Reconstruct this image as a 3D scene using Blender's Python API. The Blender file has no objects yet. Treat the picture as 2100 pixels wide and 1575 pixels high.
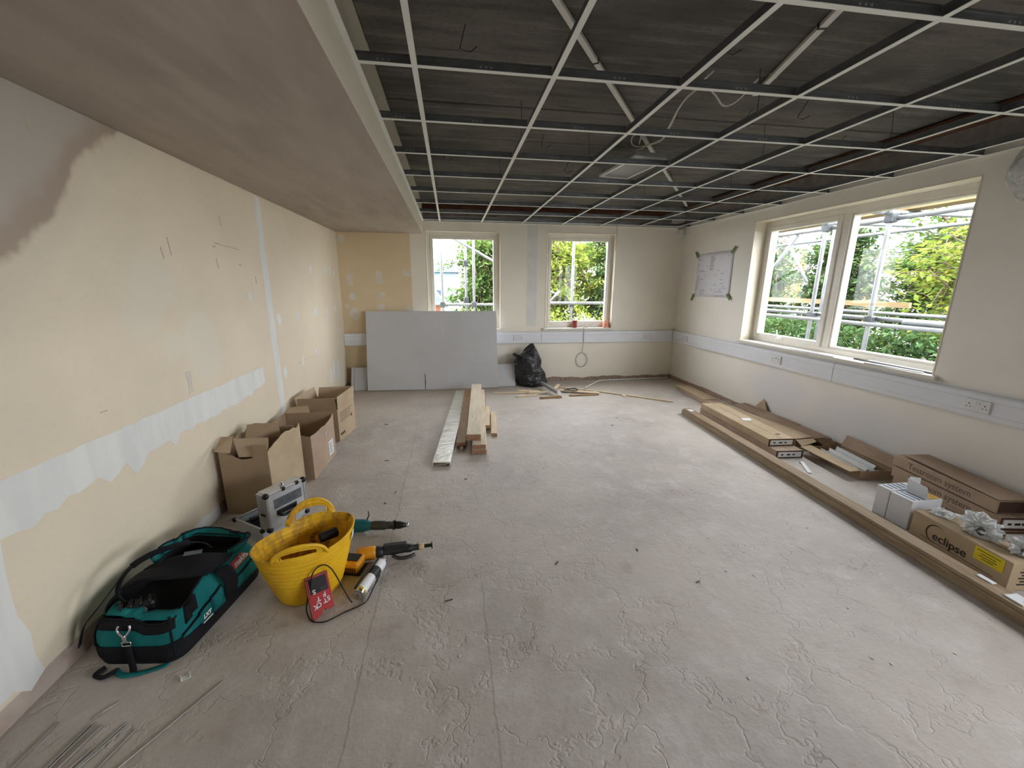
import bpy, bmesh, math, random
import numpy as np
from mathutils import Matrix, Vector, Euler
from mathutils import noise as mnoise

# ------------------------------------------------------------------ camera, world, light, exposure
sc = bpy.context.scene
C = sc.collection
CAMH = 1.518
F_PX, YAW, PITCH, ROLL = 842.25, 0.146737, 0.235900, -0.0064442

def setup_camera():
    cam = bpy.data.cameras.new('camera')
    cam.sensor_fit = 'HORIZONTAL'; cam.sensor_width = 36.0
    cam.lens = F_PX * 36.0 / 2100.0
    cam.clip_start = 0.02; cam.clip_end = 300
    o = bpy.data.objects.new('camera', cam); C.objects.link(o)
    cy, sy, cp, sp = math.cos(YAW), math.sin(YAW), math.cos(PITCH), math.sin(PITCH)
    f = Vector((sy*cp, cy*cp, -sp)); r = Vector((cy, -sy, 0)); d = f.cross(r)
    c, s = math.cos(ROLL), math.sin(ROLL)
    r2 = r*c + d*s; d2 = d*c - r*s
    m = Matrix((( r2.x, -d2.x, -f.x, 0), (r2.y, -d2.y, -f.y, 0), (r2.z, -d2.z, -f.z, CAMH), (0, 0, 0, 1)))
    o.matrix_world = m
    sc.camera = o
setup_camera()

world = bpy.data.worlds.new('overcast_sky'); sc.world = world
world.use_nodes = True
_bg = world.node_tree.nodes['Background']
_bg.inputs['Color'].default_value = (0.975, 0.955, 1.01, 1)
_bg.inputs['Strength'].default_value = 3.4

sc.view_settings.view_transform = 'Standard'
sc.view_settings.look = 'None'
sc.view_settings.gamma = 1.0
sc.view_settings.use_curve_mapping = False
sc.view_settings.exposure = 2.3
cy_ = sc.cycles
cy_.max_bounces = 8; cy_.diffuse_bounces = 5; cy_.glossy_bounces = 4
cy_.transmission_bounces = 6; cy_.transparent_max_bounces = 24
cy_.caustics_reflective = False; cy_.caustics_refractive = False
cy_.sample_clamp_indirect = 6.0
cy_.use_denoising = True
cy_.use_adaptive_sampling = True; cy_.adaptive_threshold = 0.02

# room numbers (metres, floor at z = 0)
XL, XR, YB, YF = -1.57, 3.67, 6.38, -3.0
ZG, ZS, ZBH, XBH = 2.406, 2.66, 2.231, -0.368
WT = 0.32                                                   # wall thickness
W1 = (-0.335, 0.757, 0.86, 2.28)                            # window in the back wall: x0 x1 z0 z1
W2 = (1.46, 2.56, 0.86, 2.29)
W3 = (2.596, 4.79, 0.86, 2.28)                              # windows in the wall on the right: y0 y1 z0 z1
W4_ADDED = (-2.3, 1.0, 0.86, 2.28)  # unseen window behind the camera, added as a daylight source

# daylight portals in the window openings guide the sky light into the room
def portal(name, loc, rot, sx, sy_):
    l = bpy.data.lights.new(name, 'AREA'); l.shape = 'RECTANGLE'; l.size = sx; l.size_y = sy_
    l.cycles.is_portal = True
    o = bpy.data.objects.new(name, l); C.objects.link(o); o.location = loc; o.rotation_euler = rot
for i, w in enumerate((W1, W2)):
    portal('window_portal', ((w[0]+w[1])/2, YB+WT-0.02, (w[2]+w[3])/2), (-math.pi/2, 0, 0), w[1]-w[0], w[3]-w[2])
for i, w in enumerate((W3, W4_ADDED)):
    portal('window_portal', (XR+WT-0.02, (w[0]+w[1])/2, (w[2]+w[3])/2), (0, math.pi/2, 0), w[3]-w[2], w[1]-w[0])

# ------------------------------------------------------------------ helpers
rng = random.Random(7)
PI = math.pi

def lin(c):
    return tuple(((v/255.0)/12.92 if v/255.0 <= 0.04045 else ((v/255.0+0.055)/1.055)**2.4) for v in c)

class NT:
    """small wrapper to write node graphs"""
    def __init__(self, name):
        self.m = bpy.data.materials.new(name); self.m.use_nodes = True
        self.t = self.m.node_tree; self.t.nodes.clear()
        self.out = self.t.nodes.new('ShaderNodeOutputMaterial')
    def n(self, typ, **kw):
        nd = self.t.nodes.new(typ)
        for k, v in kw.items(): setattr(nd, k, v)
        return nd
    def L(self, a, b): self.t.links.new(a, b)
    def sock(self, s, v):
        if isinstance(v, bpy.types.NodeSocket): self.L(v, s)
        elif isinstance(v, (tuple, list)) and len(v) == 3 and s.type == 'RGBA': s.default_value = (*v, 1)
        else: s.default_value = v
    def math(self, op, a, b=0.0, c=None, clamp=False):
        nd = self.n('ShaderNodeMath', operation=op); nd.use_clamp = clamp
        self.sock(nd.inputs[0], a); self.sock(nd.inputs[1], b)
        if c is not None: self.sock(nd.inputs[2], c)
        return nd.outputs[0]
    def vmath(self, op, a, b=None):
        nd = self.n('ShaderNodeVectorMath', operation=op)
        self.sock(nd.inputs[0], a)
        if b is not None: self.sock(nd.inputs[1], b)
        return nd.outputs['Value'] if op in ('LENGTH', 'DISTANCE', 'DOT_PRODUCT') else nd.outputs[0]
    def coord(self, which='Object'):
        return self.n('ShaderNodeTexCoord').outputs[which]
    def mapping(self, v, scale=(1, 1, 1), rot=(0, 0, 0), loc=(0, 0, 0)):
        nd = self.n('ShaderNodeMapping'); self.L(v, nd.inputs['Vector'])
        nd.inputs['Scale'].default_value = scale; nd.inputs['Rotation'].default_value = rot; nd.inputs['Location'].default_value = loc
        return nd.outputs[0]
    def noise(self, v, scale=5, detail=4, rough=0.55, dist=0.0, color=False):
        nd = self.n('ShaderNodeTexNoise'); self.L(v, nd.inputs['Vector'])
        nd.inputs['Scale'].default_value = scale; nd.inputs['Detail'].default_value = detail
        nd.inputs['Roughness'].default_value = rough; nd.inputs['Distortion'].default_value = dist
        return nd.outputs['Color' if color else 'Fac']
    def voronoi(self, v, scale=5, feature='F1', out='Distance'):
        nd = self.n('ShaderNodeTexVoronoi', feature=feature); self.L(v, nd.inputs['Vector']); nd.inputs['Scale'].default_value = scale
        return nd.outputs[out]
    def ramp(self, f, stops, interp='LINEAR'):
        nd = self.n('ShaderNodeValToRGB'); self.sock(nd.inputs[0], f)
        cr = nd.color_ramp; cr.interpolation = interp
        while len(cr.elements) < len(stops): cr.elements.new(0.5)
        for e, (p, c) in zip(cr.elements, stops):
            e.position = p; e.color = (*c, 1) if len(c) == 3 else c
        return nd.outputs[0]
    def mrange(self, v, a, b, c=0.0, d=1.0, smooth=True):
        nd = self.n('ShaderNodeMapRange'); nd.interpolation_type = 'SMOOTHSTEP' if smooth else 'LINEAR'
        self.sock(nd.inputs['Value'], v)
        nd.inputs['From Min'].default_value = a; nd.inputs['From Max'].default_value = b
        nd.inputs['To Min'].default_value = c; nd.inputs['To Max'].default_value = d
        return nd.outputs[0]
    def mix(self, f, a, b, blend='MIX'):
        nd = self.n('ShaderNodeMix', data_type='RGBA', blend_type=blend)
        self.sock(nd.inputs['Factor'], f); self.sock(nd.inputs['A'], a) if False else None
        self.sock(nd.inputs[6], a); self.sock(nd.inputs[7], b)
        return nd.outputs[2]
    def sep(self, v):
        nd = self.n('ShaderNodeSeparateXYZ'); self.L(v, nd.inputs[0]); return nd.outputs
    def comb(self, x, y, z=0.0):
        nd = self.n('ShaderNodeCombineXYZ')
        for s, v in zip(nd.inputs, (x, y, z)): self.sock(s, v)
        return nd.outputs[0]
    def bump(self, h, strength=0.3, dist=0.01, normal=None):
        nd = self.n('ShaderNodeBump'); self.L(h, nd.inputs['Height'])
        nd.inputs['Strength'].default_value = strength; nd.inputs['Distance'].default_value = dist
        if normal is not None: self.L(normal, nd.inputs['Normal'])
        return nd.outputs[0]
    def principled(self, col, rough=0.6, metal=0.0, normal=None, spec=0.5, alpha=None, trans=None, emit=None):
        p = self.n('ShaderNodeBsdfPrincipled')
        self.sock(p.inputs['Base Color'], col); self.sock(p.inputs['Roughness'], rough); self.sock(p.inputs['Metallic'], metal)
        p.inputs['Specular IOR Level'].default_value = spec
        if normal is not None: self.L(normal, p.inputs['Normal'])
        if trans is not None: p.inputs['Transmission Weight'].default_value = trans
        self.L(p.outputs[0], self.out.inputs['Surface'])
        return p
    def masks(self, v, items):
        """soft union of boxes 'b' and ellipses 'e': (kind, cx, cy, hx, hy, softness)"""
        acc = None
        for k, cx, cy, hx, hy, s in items:
            d = self.vmath('MULTIPLY', self.vmath('SUBTRACT', v, (cx, cy, 0)), (1/hx, 1/hy, 0))
            if k == 'e': q = self.vmath('LENGTH', d)
            else:
                a = self.sep(self.vmath('ABSOLUTE', d)); q = self.math('MAXIMUM', a[0], a[1])
            w = self.mrange(q, 1.0-s, 1.0+s, 1.0, 0.0)
            acc = w if acc is None else self.math('MAXIMUM', acc, w)
        return acc

MATS = {}
def simple(name, col, rough=0.6, metal=0.0, var=0.12, scale=12.0, stretch=(1, 1, 1), bump=0.0, bscale=60.0, spec=0.4, col2=None, dist=0.004):
    """plain procedural surface: two-tone noise with optional relief"""
    if name in MATS: return MATS[name]
    g = NT(name); v = g.coord()
    vs = g.mapping(v, scale=stretch)
    a = lin(col); b = lin(col2) if col2 else tuple(x*(1-var*2) for x in a)
    f = g.noise(vs, scale, 5, 0.6)
    c = g.mix(g.mrange(f, 0.3, 0.7), a, b)
    nrm = None
    if bump: nrm = g.bump(g.noise(vs, bscale, 4, 0.6), bump, dist)
    g.principled(c, rough, metal, nrm, spec)
    MATS[name] = g.m
    return g.m

def wood(name, col, col2, axis='y', rough=0.7, grain=1.0):
    if name in MATS: return MATS[name]
    g = NT(name); v = g.coord()
    st = {'x': (1.2, 14, 14), 'y': (14, 1.2, 14), 'z': (14, 14, 1.2)}[axis]
    vs = g.mapping(v, scale=st)
    f = g.noise(vs, 3.0, 6, 0.65, 0.6)
    f2 = g.noise(g.mapping(v, scale=tuple(s*3 for s in st)), 6.0, 3, 0.6)
    kn = g.mrange(g.voronoi(g.mapping(v, scale=tuple(min(s, 4) for s in st)), 2.2), 0.03, 0.09, 1.0, 0.0)
    c = g.mix(g.mrange(f, 0.3, 0.72), lin(col), lin(col2))
    c = g.mix(g.math('MULTIPLY', g.mrange(f2, 0.4, 0.75), 0.35*grain), c, tuple(x*0.6 for x in lin(col2)))
    c = g.mix(g.math('MULTIPLY', kn, 0.6), c, tuple(x*0.35 for x in lin(col2)))
    g.principled(c, rough, 0, g.bump(f2, 0.25, 0.002), 0.3)
    MATS[name] = g.m
    return g.m

class MB:
    """collects polygons, then links them as one mesh object"""
    def __init__(self): self.v = []; self.f = []; self.mi = []
    def add(self, vs, fs, mi=0, M=None):
        n = len(self.v)
        for p in vs:
            p = Vector(p)
            if M is not None: p = M @ p
            self.v.append((p.x, p.y, p.z))
        for f in fs:
            self.f.append(tuple(n+i for i in f)); self.mi.append(mi)
        return self
    def box(self, x0, x1, y0, y1, z0, z1, mi=0, M=None):
        vs = [(x0,y0,z0),(x1,y0,z0),(x1,y1,z0),(x0,y1,z0),(x0,y0,z1),(x1,y0,z1),(x1,y1,z1),(x0,y1,z1)]
        fs = [(3,2,1,0),(4,5,6,7),(0,1,5,4),(1,2,6,5),(2,3,7,6),(3,0,4,7)]
        return self.add(vs, fs, mi, M)
    def bbox(self, x0, x1, y0, y1, z0, z1, r=0.01, mi=0, M=None, seg=2):
        """box with rounded edges"""
        bm = bmesh.new(); bmesh.ops.create_cube(bm, size=1.0)
        for v in bm.verts:
            v.co = Vector(((x0+x1)/2+v.co.x*(x1-x0), (y0+y1)/2+v.co.y*(y1-y0), (z0+z1)/2+v.co.z*(z1-z0)))
        r = min(r, 0.49*min(x1-x0, y1-y0, z1-z0))
        bmesh.ops.bevel(bm, geom=bm.edges[:], offset=r, segments=seg, profile=0.5, affect='EDGES')
        return self.bm(bm, mi, M)
    def bm(self, bm, mi=0, M=None):
        bm.verts.index_update()
        self.add([v.co.copy() for v in bm.verts], [[v.index for v in f.verts] for f in bm.faces], mi, M)
        bm.free(); return self
    def prism(self, poly, z0, z1, mi=0, M=None):
        """extrude a 2-D outline (x, y) from z0 to z1"""
        n = len(poly)
        vs = [(p[0], p[1], z0) for p in poly]+[(p[0], p[1], z1) for p in poly]
        fs = [tuple(range(n-1, -1, -1)), tuple(range(n, 2*n))]+[(i, (i+1) % n, n+(i+1) % n, n+i) for i in range(n)]
        return self.add(vs, fs, mi, M)
    def tube(self, pts, r, seg=8, mi=0, M=None, cap=True, closed=False):
        pts = [Vector(p) for p in pts]; n = len(pts)
        rs = r if isinstance(r, (list, tuple)) else [r]*n
        t0 = (pts[1]-pts[0]).normalized()
        up = Vector((0, 0, 1)) if abs(t0.z) < 0.9 else Vector((1, 0, 0))
        a = t0.cross(up).normalized(); vs = []; fs = []
        for i, p in enumerate(pts):
            if closed: t = pts[(i+1) % n]-pts[i-1]
            else: t = pts[min(i+1, n-1)]-pts[max(i-1, 0)]
            t.normalize()
            a = (a-t*a.dot(t)).normalized(); b = t.cross(a)
            for k in range(seg):
                an = 2*PI*k/seg
                vs.append(p+(a*math.cos(an)+b*math.sin(an))*rs[i])
        rings = n if closed else n-1
        for i in range(rings):
            j = (i+1) % n
            for k in range(seg):
                fs.append((i*seg+k, i*seg+(k+1) % seg, j*seg+(k+1) % seg, j*seg+k))
        if cap and not closed:
            fs.append(tuple(range(seg-1, -1, -1))); fs.append(tuple((n-1)*seg+k for k in range(seg)))
        return self.add(vs, fs, mi, M)
    def lathe(self, prof, seg=24, mi=0, M=None, cap=False):
        """profile [(r, z)] turned about z"""
        vs = []; fs = []; n = len(prof)
        for r, z in prof:
            for k in range(seg):
                a = 2*PI*k/seg; vs.append((r*math.cos(a), r*math.sin(a), z))
        for i in range(n-1):
            for k in range(seg):
                fs.append((i*seg+k, i*seg+(k+1) % seg, (i+1)*seg+(k+1) % seg, (i+1)*seg+k))
        if cap:
            fs.append(tuple(range(seg-1, -1, -1))); fs.append(tuple((n-1)*seg+k for k in range(seg)))
        return self.add(vs, fs, mi, M)
    def grid(self, fn, nu, nv, mi=0, M=None, closed_u=False):
        vs = [fn(i/(nu if closed_u else nu-1), j/(nv-1)) for j in range(nv) for i in range(nu)]
        fs = []
        for j in range(nv-1):
            for i in range(nu if closed_u else nu-1):
                k = (i+1) % nu
                fs.append((j*nu+i, j*nu+k, (j+1)*nu+k, (j+1)*nu+i))
        return self.add(vs, fs, mi, M)
    def build(self, name, mats, parent=None, world=False, smooth=False, loc=None, rot=None, bevel=0.0, solid=0.0, subsurf=0):
        me = bpy.data.meshes.new(name)
        vs = self.v
        if world and parent is not None:
            inv = parent.matrix_basis.inverted()
            vs = [tuple(inv @ Vector(p)) for p in vs]
        me.from_pydata(vs, [], self.f)
        mats = mats if isinstance(mats, (list, tuple)) else [mats]
        for m in mats: me.materials.append(m)
        if len(mats) > 1: me.polygons.foreach_set('material_index', self.mi)
        if smooth: me.polygons.foreach_set('use_smooth', [True]*len(me.polygons))
        me.update()
        o = bpy.data.objects.new(name, me); C.objects.link(o)
        if parent is not None: o.parent = parent
        if loc is not None: o.location = loc
        if rot is not None: o.rotation_euler = rot
        if solid:
            md = o.modifiers.new('thickness', 'SOLIDIFY'); md.thickness = solid; md.offset = 0
        if bevel:
            md = o.modifiers.new('edge', 'BEVEL'); md.width = bevel; md.segments = 2; md.limit_method = 'ANGLE'
        if subsurf:
            md = o.modifiers.new('smooth', 'SUBSURF'); md.levels = subsurf; md.render_levels = subsurf
        return o

def tag(o, label=None, cat=None, group=None, kind=None):
    if label: o['label'] = label
    if cat: o['category'] = cat
    if group: o['group'] = group
    if kind: o['kind'] = kind
    return o

def thing(name, label, cat, loc=(0, 0, 0), rotz=0.0, group=None, rot=None):
    o = bpy.data.objects.new(name, None); C.objects.link(o)
    o.location = loc; o.rotation_euler = rot if rot else (0, 0, rotz)
    o.empty_display_size = 0.05
    bpy.context.view_layer.update() if False else None
    o.matrix_basis = Matrix.Translation(loc) @ Euler(o.rotation_euler).to_matrix().to_4x4()
    return tag(o, label, cat, group)

def struct(o): o['kind'] = 'structure'; return o

def text(name, body, size, mat, parent, M, extrude=0.0004, align='CENTER', shear=0.0, bold=0.0):
    cu = bpy.data.curves.new(name, 'FONT'); cu.body = body; cu.size = size; cu.extrude = extrude
    cu.align_x = align; cu.align_y = 'CENTER'; cu.shear = shear; cu.offset = bold
    tmp = bpy.data.objects.new(name, cu); C.objects.link(tmp)
    me = bpy.data.meshes.new_from_object(tmp.evaluated_get(bpy.context.evaluated_depsgraph_get()))
    bpy.data.objects.remove(tmp); bpy.data.curves.remove(cu)
    me.materials.clear(); me.materials.append(mat)
    o = bpy.data.objects.new(name, me); C.objects.link(o)
    o.parent = parent; o.matrix_basis = M
    return o

def frame(o, x, y):
    """matrix with origin o, local x along x, local y towards y"""
    o, x, y = Vector(o), Vector(x).normalized(), Vector(y)
    z = x.cross(y).normalized(); y = z.cross(x)
    return Matrix(((x.x, y.x, z.x, o.x), (x.y, y.y, z.y, o.y), (x.z, y.z, z.z, o.z), (0, 0, 0, 1)))

def bez(pts, n=8):
    """smooth path through points (Catmull-Rom)"""
    P = [Vector(p) for p in pts]; out = []
    for i in range(len(P)-1):
        p0, p1, p2, p3 = P[max(i-1, 0)], P[i], P[i+1], P[min(i+2, len(P)-1)]
        for k in range(n):
            t = k/n
            out.append(0.5*((2*p1)+(p2-p0)*t+(2*p0-5*p1+4*p2-p3)*t*t+(3*p1-p0-3*p2+p3)*t**3))
    out.append(P[-1]); return out

# ------------------------------------------------------------------ surfaces of the room
def wall_coords(g, kind):
    s = g.sep(g.coord())
    return g.comb(s[1], s[2]) if kind == 'yz' else g.comb(s[0], s[2])

def warped(g, p, amp=0.05, fine=0.014, sc1=5.0, sc2=45.0):
    w1 = g.vmath('SUBTRACT', g.noise(p, sc1, 3, 0.5, color=True), (0.5, 0.5, 0.5))
    w2 = g.vmath('SUBTRACT', g.noise(p, sc2, 2, 0.5, color=True), (0.5, 0.5, 0.5))
    q = g.vmath('ADD', p, g.vmath('MULTIPLY', w1, (amp*2, amp*2, 0)))
    return g.vmath('ADD', q, g.vmath('MULTIPLY', w2, (fine*2, fine*2, 0)))

def mat_wall_left():
    g = NT('cream_paint_left_wall'); p = wall_coords(g, 'yz')
    big = g.noise(p, 1.4, 3, 0.6); fine = g.noise(p, 30, 2, 0.6)
    c = g.mix(g.mrange(big, 0.3, 0.7), lin((231, 219, 197)), lin((224, 212, 191)))
    c = g.mix(g.math('MULTIPLY', g.mrange(fine, 0.45, 0.75), 0.15), c, lin((212, 199, 172)))
    nz = g.vmath('SUBTRACT', g.noise(p, 3.2, 3, 0.6, color=True), (0.5, 0.5, 0.5))
    w = g.vmath('ADD', p, g.vmath('MULTIPLY', nz, (0.22, 0.22, 0)))
    # washed-out older filler
    old = g.masks(w, [('e', 2.50, 1.53, .18, .15, .3), ('e', 2.40, 1.36, .12, .10, .35), ('e', 2.88, 1.13, .18, .19, .22), ('e', 2.60, 1.15, .09, .075, .3)])
    c = g.mix(g.math('MULTIPLY', old, 0.5), c, lin((226, 222, 211)))
    # bare plaster at the top with a brown tide mark
    wb = g.sep(w)
    d = g.math('SUBTRACT', g.math('SUBTRACT', wb[1], 1.55), g.math('MULTIPLY', g.math('SUBTRACT', wb[0], 1.74), 0.95))
    c = g.mix(g.math('MULTIPLY', g.mrange(d, -0.25, -0.02), 0.45), c, lin((206, 198, 182)))
    c = g.mix(g.mrange(d, -0.01, 0.03), c, lin((186, 178, 169)))
    tide = g.math('MULTIPLY', g.mrange(d, -0.03, 0.03), g.mrange(d, 0.05, 0.20, 1.0, 0.0))
    c = g.mix(g.math('MULTIPLY', tide, 0.6), c, lin((164, 140, 122)))
    # raw strip where the skirting came off
    band = g.mrange(g.math('ADD', g.sep(p)[1], g.math('MULTIPLY', g.math('SUBTRACT', big, .5), .05)), 0.078, 0.088, 1.0, 0.0)
    c = g.mix(band, c, g.mix(g.mrange(g.noise(p, 7, 2), .35, .65), lin((192, 178, 168)), lin((168, 151, 139))))
    g.principled(c, 0.75, 0, g.bump(fine, 0.12, 0.004), 0.25)
    return g.m

def mat_wall_back():
    g = NT('cream_paint_back_wall'); p = wall_coords(g, 'xz'); s = g.sep(p)
    n = g.noise(p, 1.2, 3, 0.6); fine = g.noise(p, 26, 2, 0.6)
    c = g.mix(g.mrange(n, .3, .7), lin((236, 230, 217)), lin((228, 222, 209)))
    xx = g.math('ADD', s[0], g.math('MULTIPLY', g.math('SUBTRACT', fine, .5), .02))
    c = g.mix(g.mrange(xx, -0.57, -0.55, 1.0, 0.0), c, g.mix(g.mrange(n, .3, .7), lin((222, 203, 168)), lin((213, 194, 160))))
    band = g.mrange(g.math('ADD', s[1], g.math('MULTIPLY', g.math('SUBTRACT', g.noise(p, 4, 3), .5), .09)), 0.055, 0.065, 1.0, 0.0)
    c = g.mix(band, c, g.mix(g.mrange(fine, .35, .65), lin((168, 148, 132)), lin((138, 118, 104))))
    g.principled(c, 0.75, 0, g.bump(fine, 0.1, 0.003), 0.25)
    return g.m

def mat_wall_right():
    g = NT('cream_paint_right_wall'); p = wall_coords(g, 'yz'); s = g.sep(p)
    n = g.noise(p, 1.2, 3, 0.6); fine = g.noise(p, 26, 2, 0.6)
    c = g.mix(g.mrange(n, .3, .7), lin((240, 236, 228)), lin((233, 229, 221)))
    w = g.vmath('ADD', p, g.vmath('MULTIPLY', g.vmath('SUBTRACT', g.noise(p, 4, 2, .6, color=True), (.5, .5, .5)), (.25, .25, 0)))
    c = g.mix(g.math('MULTIPLY', g.masks(w, [('e', 4.05, .36, .42, .24, .45), ('e', 3.1, .3, .6, .22, .7)]), 0.6), c, lin((218, 220, 226)))
    band = g.mrange(g.math('ADD', s[1], g.math('MULTIPLY', g.math('SUBTRACT', n, .5), .06)), 0.05, 0.06, 1.0, 0.0)
    c = g.mix(band, c, g.mix(g.mrange(fine, .35, .65), lin((178, 152, 132)), lin((148, 124, 108))))
    g.principled(c, 0.75, 0, g.bump(fine, 0.1, 0.003), 0.25)
    return g.m

def mat_floor():
    g = NT('screed_floor'); v = g.coord(); s = g.sep(v)
    big = g.noise(v, 0.9, 3, 0.6); mid = g.noise(v, 4.5, 5, 0.65); fine = g.noise(v, 60, 2, 0.65)
    c = g.mix(g.mrange(big, .34, .66), lin((190, 182, 174)), lin((174, 167, 160)))
    c = g.mix(g.math('MULTIPLY', g.mrange(mid, .47, .70), 0.6), c, lin((203, 198, 192)))
    c = g.mix(g.math('MULTIPLY', g.mrange(mid, .30, .46, 1, 0), 0.5), c, lin((158, 146, 135)))
    c = g.mix(g.math('MULTIPLY', g.mrange(fine, .55, .8), 0.30), c, lin((140, 131, 121)))
    # browner in patches towards the far end
    far = g.math('MULTIPLY', g.mrange(s[1], 4.4, 6.0), g.mrange(mid, .36, .60))
    c = g.mix(g.math('MULTIPLY', far, 0.45), c, lin((172, 154, 134)))
    # flaked levelling compound: ragged ridges with light and dark rims
    wc = g.vmath('SUBTRACT', g.noise(v, 7, 3, .65, color=True), (.5, .5, .5))
    wv = g.vmath('ADD', v, g.vmath('MULTIPLY', wc, (0.45, 0.45, 0)))
    cell = g.voronoi(wv, 2.6, 'DISTANCE_TO_EDGE')
    ck = g.math('MULTIPLY', g.mrange(cell, .0, .016, 1, 0), g.mrange(big, .50, .60))
    c = g.mix(g.math('MULTIPLY', ck, 0.5), c, g.mix(g.mrange(mid, .44, .54), lin((112, 102, 92)), lin((222, 212, 198))))
    # long straight joints in the screed
    jx = g.math('ADD', s[0], g.math('MULTIPLY', g.sep(wc)[0], .03))
    j1 = g.math('MULTIPLY', g.mrange(g.math('ABSOLUTE', g.math('ADD', jx, .40)), .002, .005, 1, 0), g.mrange(s[1], 4.0, 4.2, 1, 0))
    j2 = g.math('MULTIPLY', g.mrange(g.math('ABSOLUTE', g.math('SUBTRACT', jx, .12)), .002, .005, 1, 0), g.mrange(s[1], 1.8, 2.0, 1, 0))
    joint = g.math('MAXIMUM', j1, j2)
    c = g.mix(g.math('MULTIPLY', joint, 0.35), c, lin((112, 103, 94)))
    h = g.math('ADD', g.noise(v, 17, 3, .7), g.math('MULTIPLY', g.mrange(cell, .0, .03), 0.35))
    g.principled(c, g.mrange(mid, .3, .7, .52, .78), 0, g.bump(h, 0.6, 0.007), 0.35)
    return g.m

def mat_slab():
    g = NT('raw_concrete_soffit'); v = g.coord('Object'); gm = g.n('ShaderNodeNewGeometry'); w = gm.outputs['Position']
    big = g.noise(w, 1.1, 3, .65); st = g.noise(g.mapping(w, scale=(1.2, 9, 1)), 1.6, 4, .65); fine = g.noise(w, 32, 2, .65)
    c = g.mix(g.mrange(big, .3, .7), lin((116, 113, 107)), lin((84, 83, 82)))
    c = g.mix(g.math('MULTIPLY', g.mrange(st, .48, .75), .6), c, lin((142, 137, 129)))
    c = g.mix(g.math('MULTIPLY', g.mrange(st, .28, .46, 1, 0), .6), c, lin((74, 72, 68)))
    c = g.mix(g.math('MULTIPLY', g.mrange(fine, .5, .75), .35), c, lin((70, 68, 64)))
    c = g.mix(g.math('MULTIPLY', g.mrange(g.voronoi(w, 9), .03, .06, 1, 0), .7), c, lin((40, 38, 36)))
    g.principled(c, .9, 0, g.bump(fine, .5, .006), .2)
    return g.m

def mat_bulkhead():
    g = NT('bare_plaster_bulkhead'); v = g.coord()
    st = g.noise(g.mapping(v, scale=(6, 1, 6)), 1.6, 4, .6); n = g.noise(v, 1.0, 3)
    c = g.mix(g.mrange(st, .3, .7), lin((186, 176, 167)), lin((170, 160, 152)))
    c = g.mix(g.math('MULTIPLY', g.mrange(n, .4, .7), .4), c, lin((192, 183, 173)))
    # the upright face gets a paler, creamier colour
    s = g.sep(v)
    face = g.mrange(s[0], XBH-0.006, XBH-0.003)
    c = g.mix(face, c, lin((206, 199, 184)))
    g.principled(c, .8, 0, g.bump(g.noise(v, 24, 3), .08, .003), .2)
    return g.m

def mat_glass():
    g = NT('window_glass')
    tr = g.n('ShaderNodeBsdfTransparent'); tr.inputs[0].default_value = (.96, .985, .975, 1)
    gl = g.n('ShaderNodeBsdfGlossy'); gl.inputs['Roughness'].default_value = .01
    lw = g.n('ShaderNodeLayerWeight'); lw.inputs[0].default_value = .5
    fr = g.math('ADD', g.math('MULTIPLY', g.math('POWER', lw.outputs['Facing'], 5.0), .25), .012)
    mx = g.n('ShaderNodeMixShader'); g.L(fr, mx.inputs[0]); g.L(tr.outputs[0], mx.inputs[1]); g.L(gl.outputs[0], mx.inputs[2])
    g.L(mx.outputs[0], g.out.inputs['Surface'])
    return g.m

m_glass = mat_glass()
m_pvc = simple('white_window_frame', (226, 222, 212), .35, var=.04, scale=6)
m_reveal = simple('painted_reveal', (232, 224, 206), .6, var=.05, scale=4)
m_sill = simple('painted_sill', (224, 220, 212), .45, var=.05, scale=5)
m_wl, m_wb, m_wr = mat_wall_left(), mat_wall_back(), mat_wall_right()
m_slab = mat_slab()

# ------------------------------------------------------------------ the shell
fl = MB().box(XL-WT, XR+WT, YF-WT, YB+WT, -0.25, 0.0).build('floor', mat_floor()); struct(fl)
struct(MB().box(XL-WT, XL, YF-WT, YB+WT, 0, 2.95).build('wall_left', m_wl))

def ragged(x0, x1, z0, z1, r, jag=.012, n=10, round_=False):
    pts = []
    if round_:
        for k in range(14):
            a = 2*PI*k/14; q = 1+r.uniform(-.22, .22)
            pts.append(((x0+x1)/2+(x1-x0)/2*q*math.cos(a), (z0+z1)/2+(z1-z0)/2*q*math.sin(a)))
        return pts
    L, H = x1-x0, z1-z0
    nx, nz = max(2, int(L/.05*n/10)), max(2, int(H/.08))
    j = lambda: r.uniform(-jag, jag)
    for k in range(nx): pts.append((x0+L*k/nx, z0+j()*1.6))
    for k in range(nz): pts.append((x1+j(), z0+H*k/nz))
    for k in range(nx): pts.append((x1-L*k/nx, z1+j()))
    for k in range(nz): pts.append((x0+j(), z1-H*k/nz))
    return pts
def filler_mat():
    g = NT('blue_white_filler'); v = g.coord(); s_ = g.sep(v)
    st = g.noise(g.mapping(v, scale=(7, 7, 1.2)), 1.3, 3)
    g.principled(g.mix(g.mrange(st, .35, .68), lin((231, 231, 229)), lin((221, 222, 221))), .8, 0, None, .2)
    return g.m
m_fill = filler_mat()
m_fill_old = simple('dull_filler', (224, 216, 202), .8, var=.06, scale=8)
wall_l = bpy.data.objects['wall_left']
M_L = Matrix(((0, 0, 1, XL), (1, 0, 0, 0), (0, 1, 0, 0), (0, 0, 0, 1)))
def patch_left(poly, mat, name='filler_patch', th=.0012): MB().prism(poly, 0, th, 0, M_L).build(name, mat, wall_l)
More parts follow.
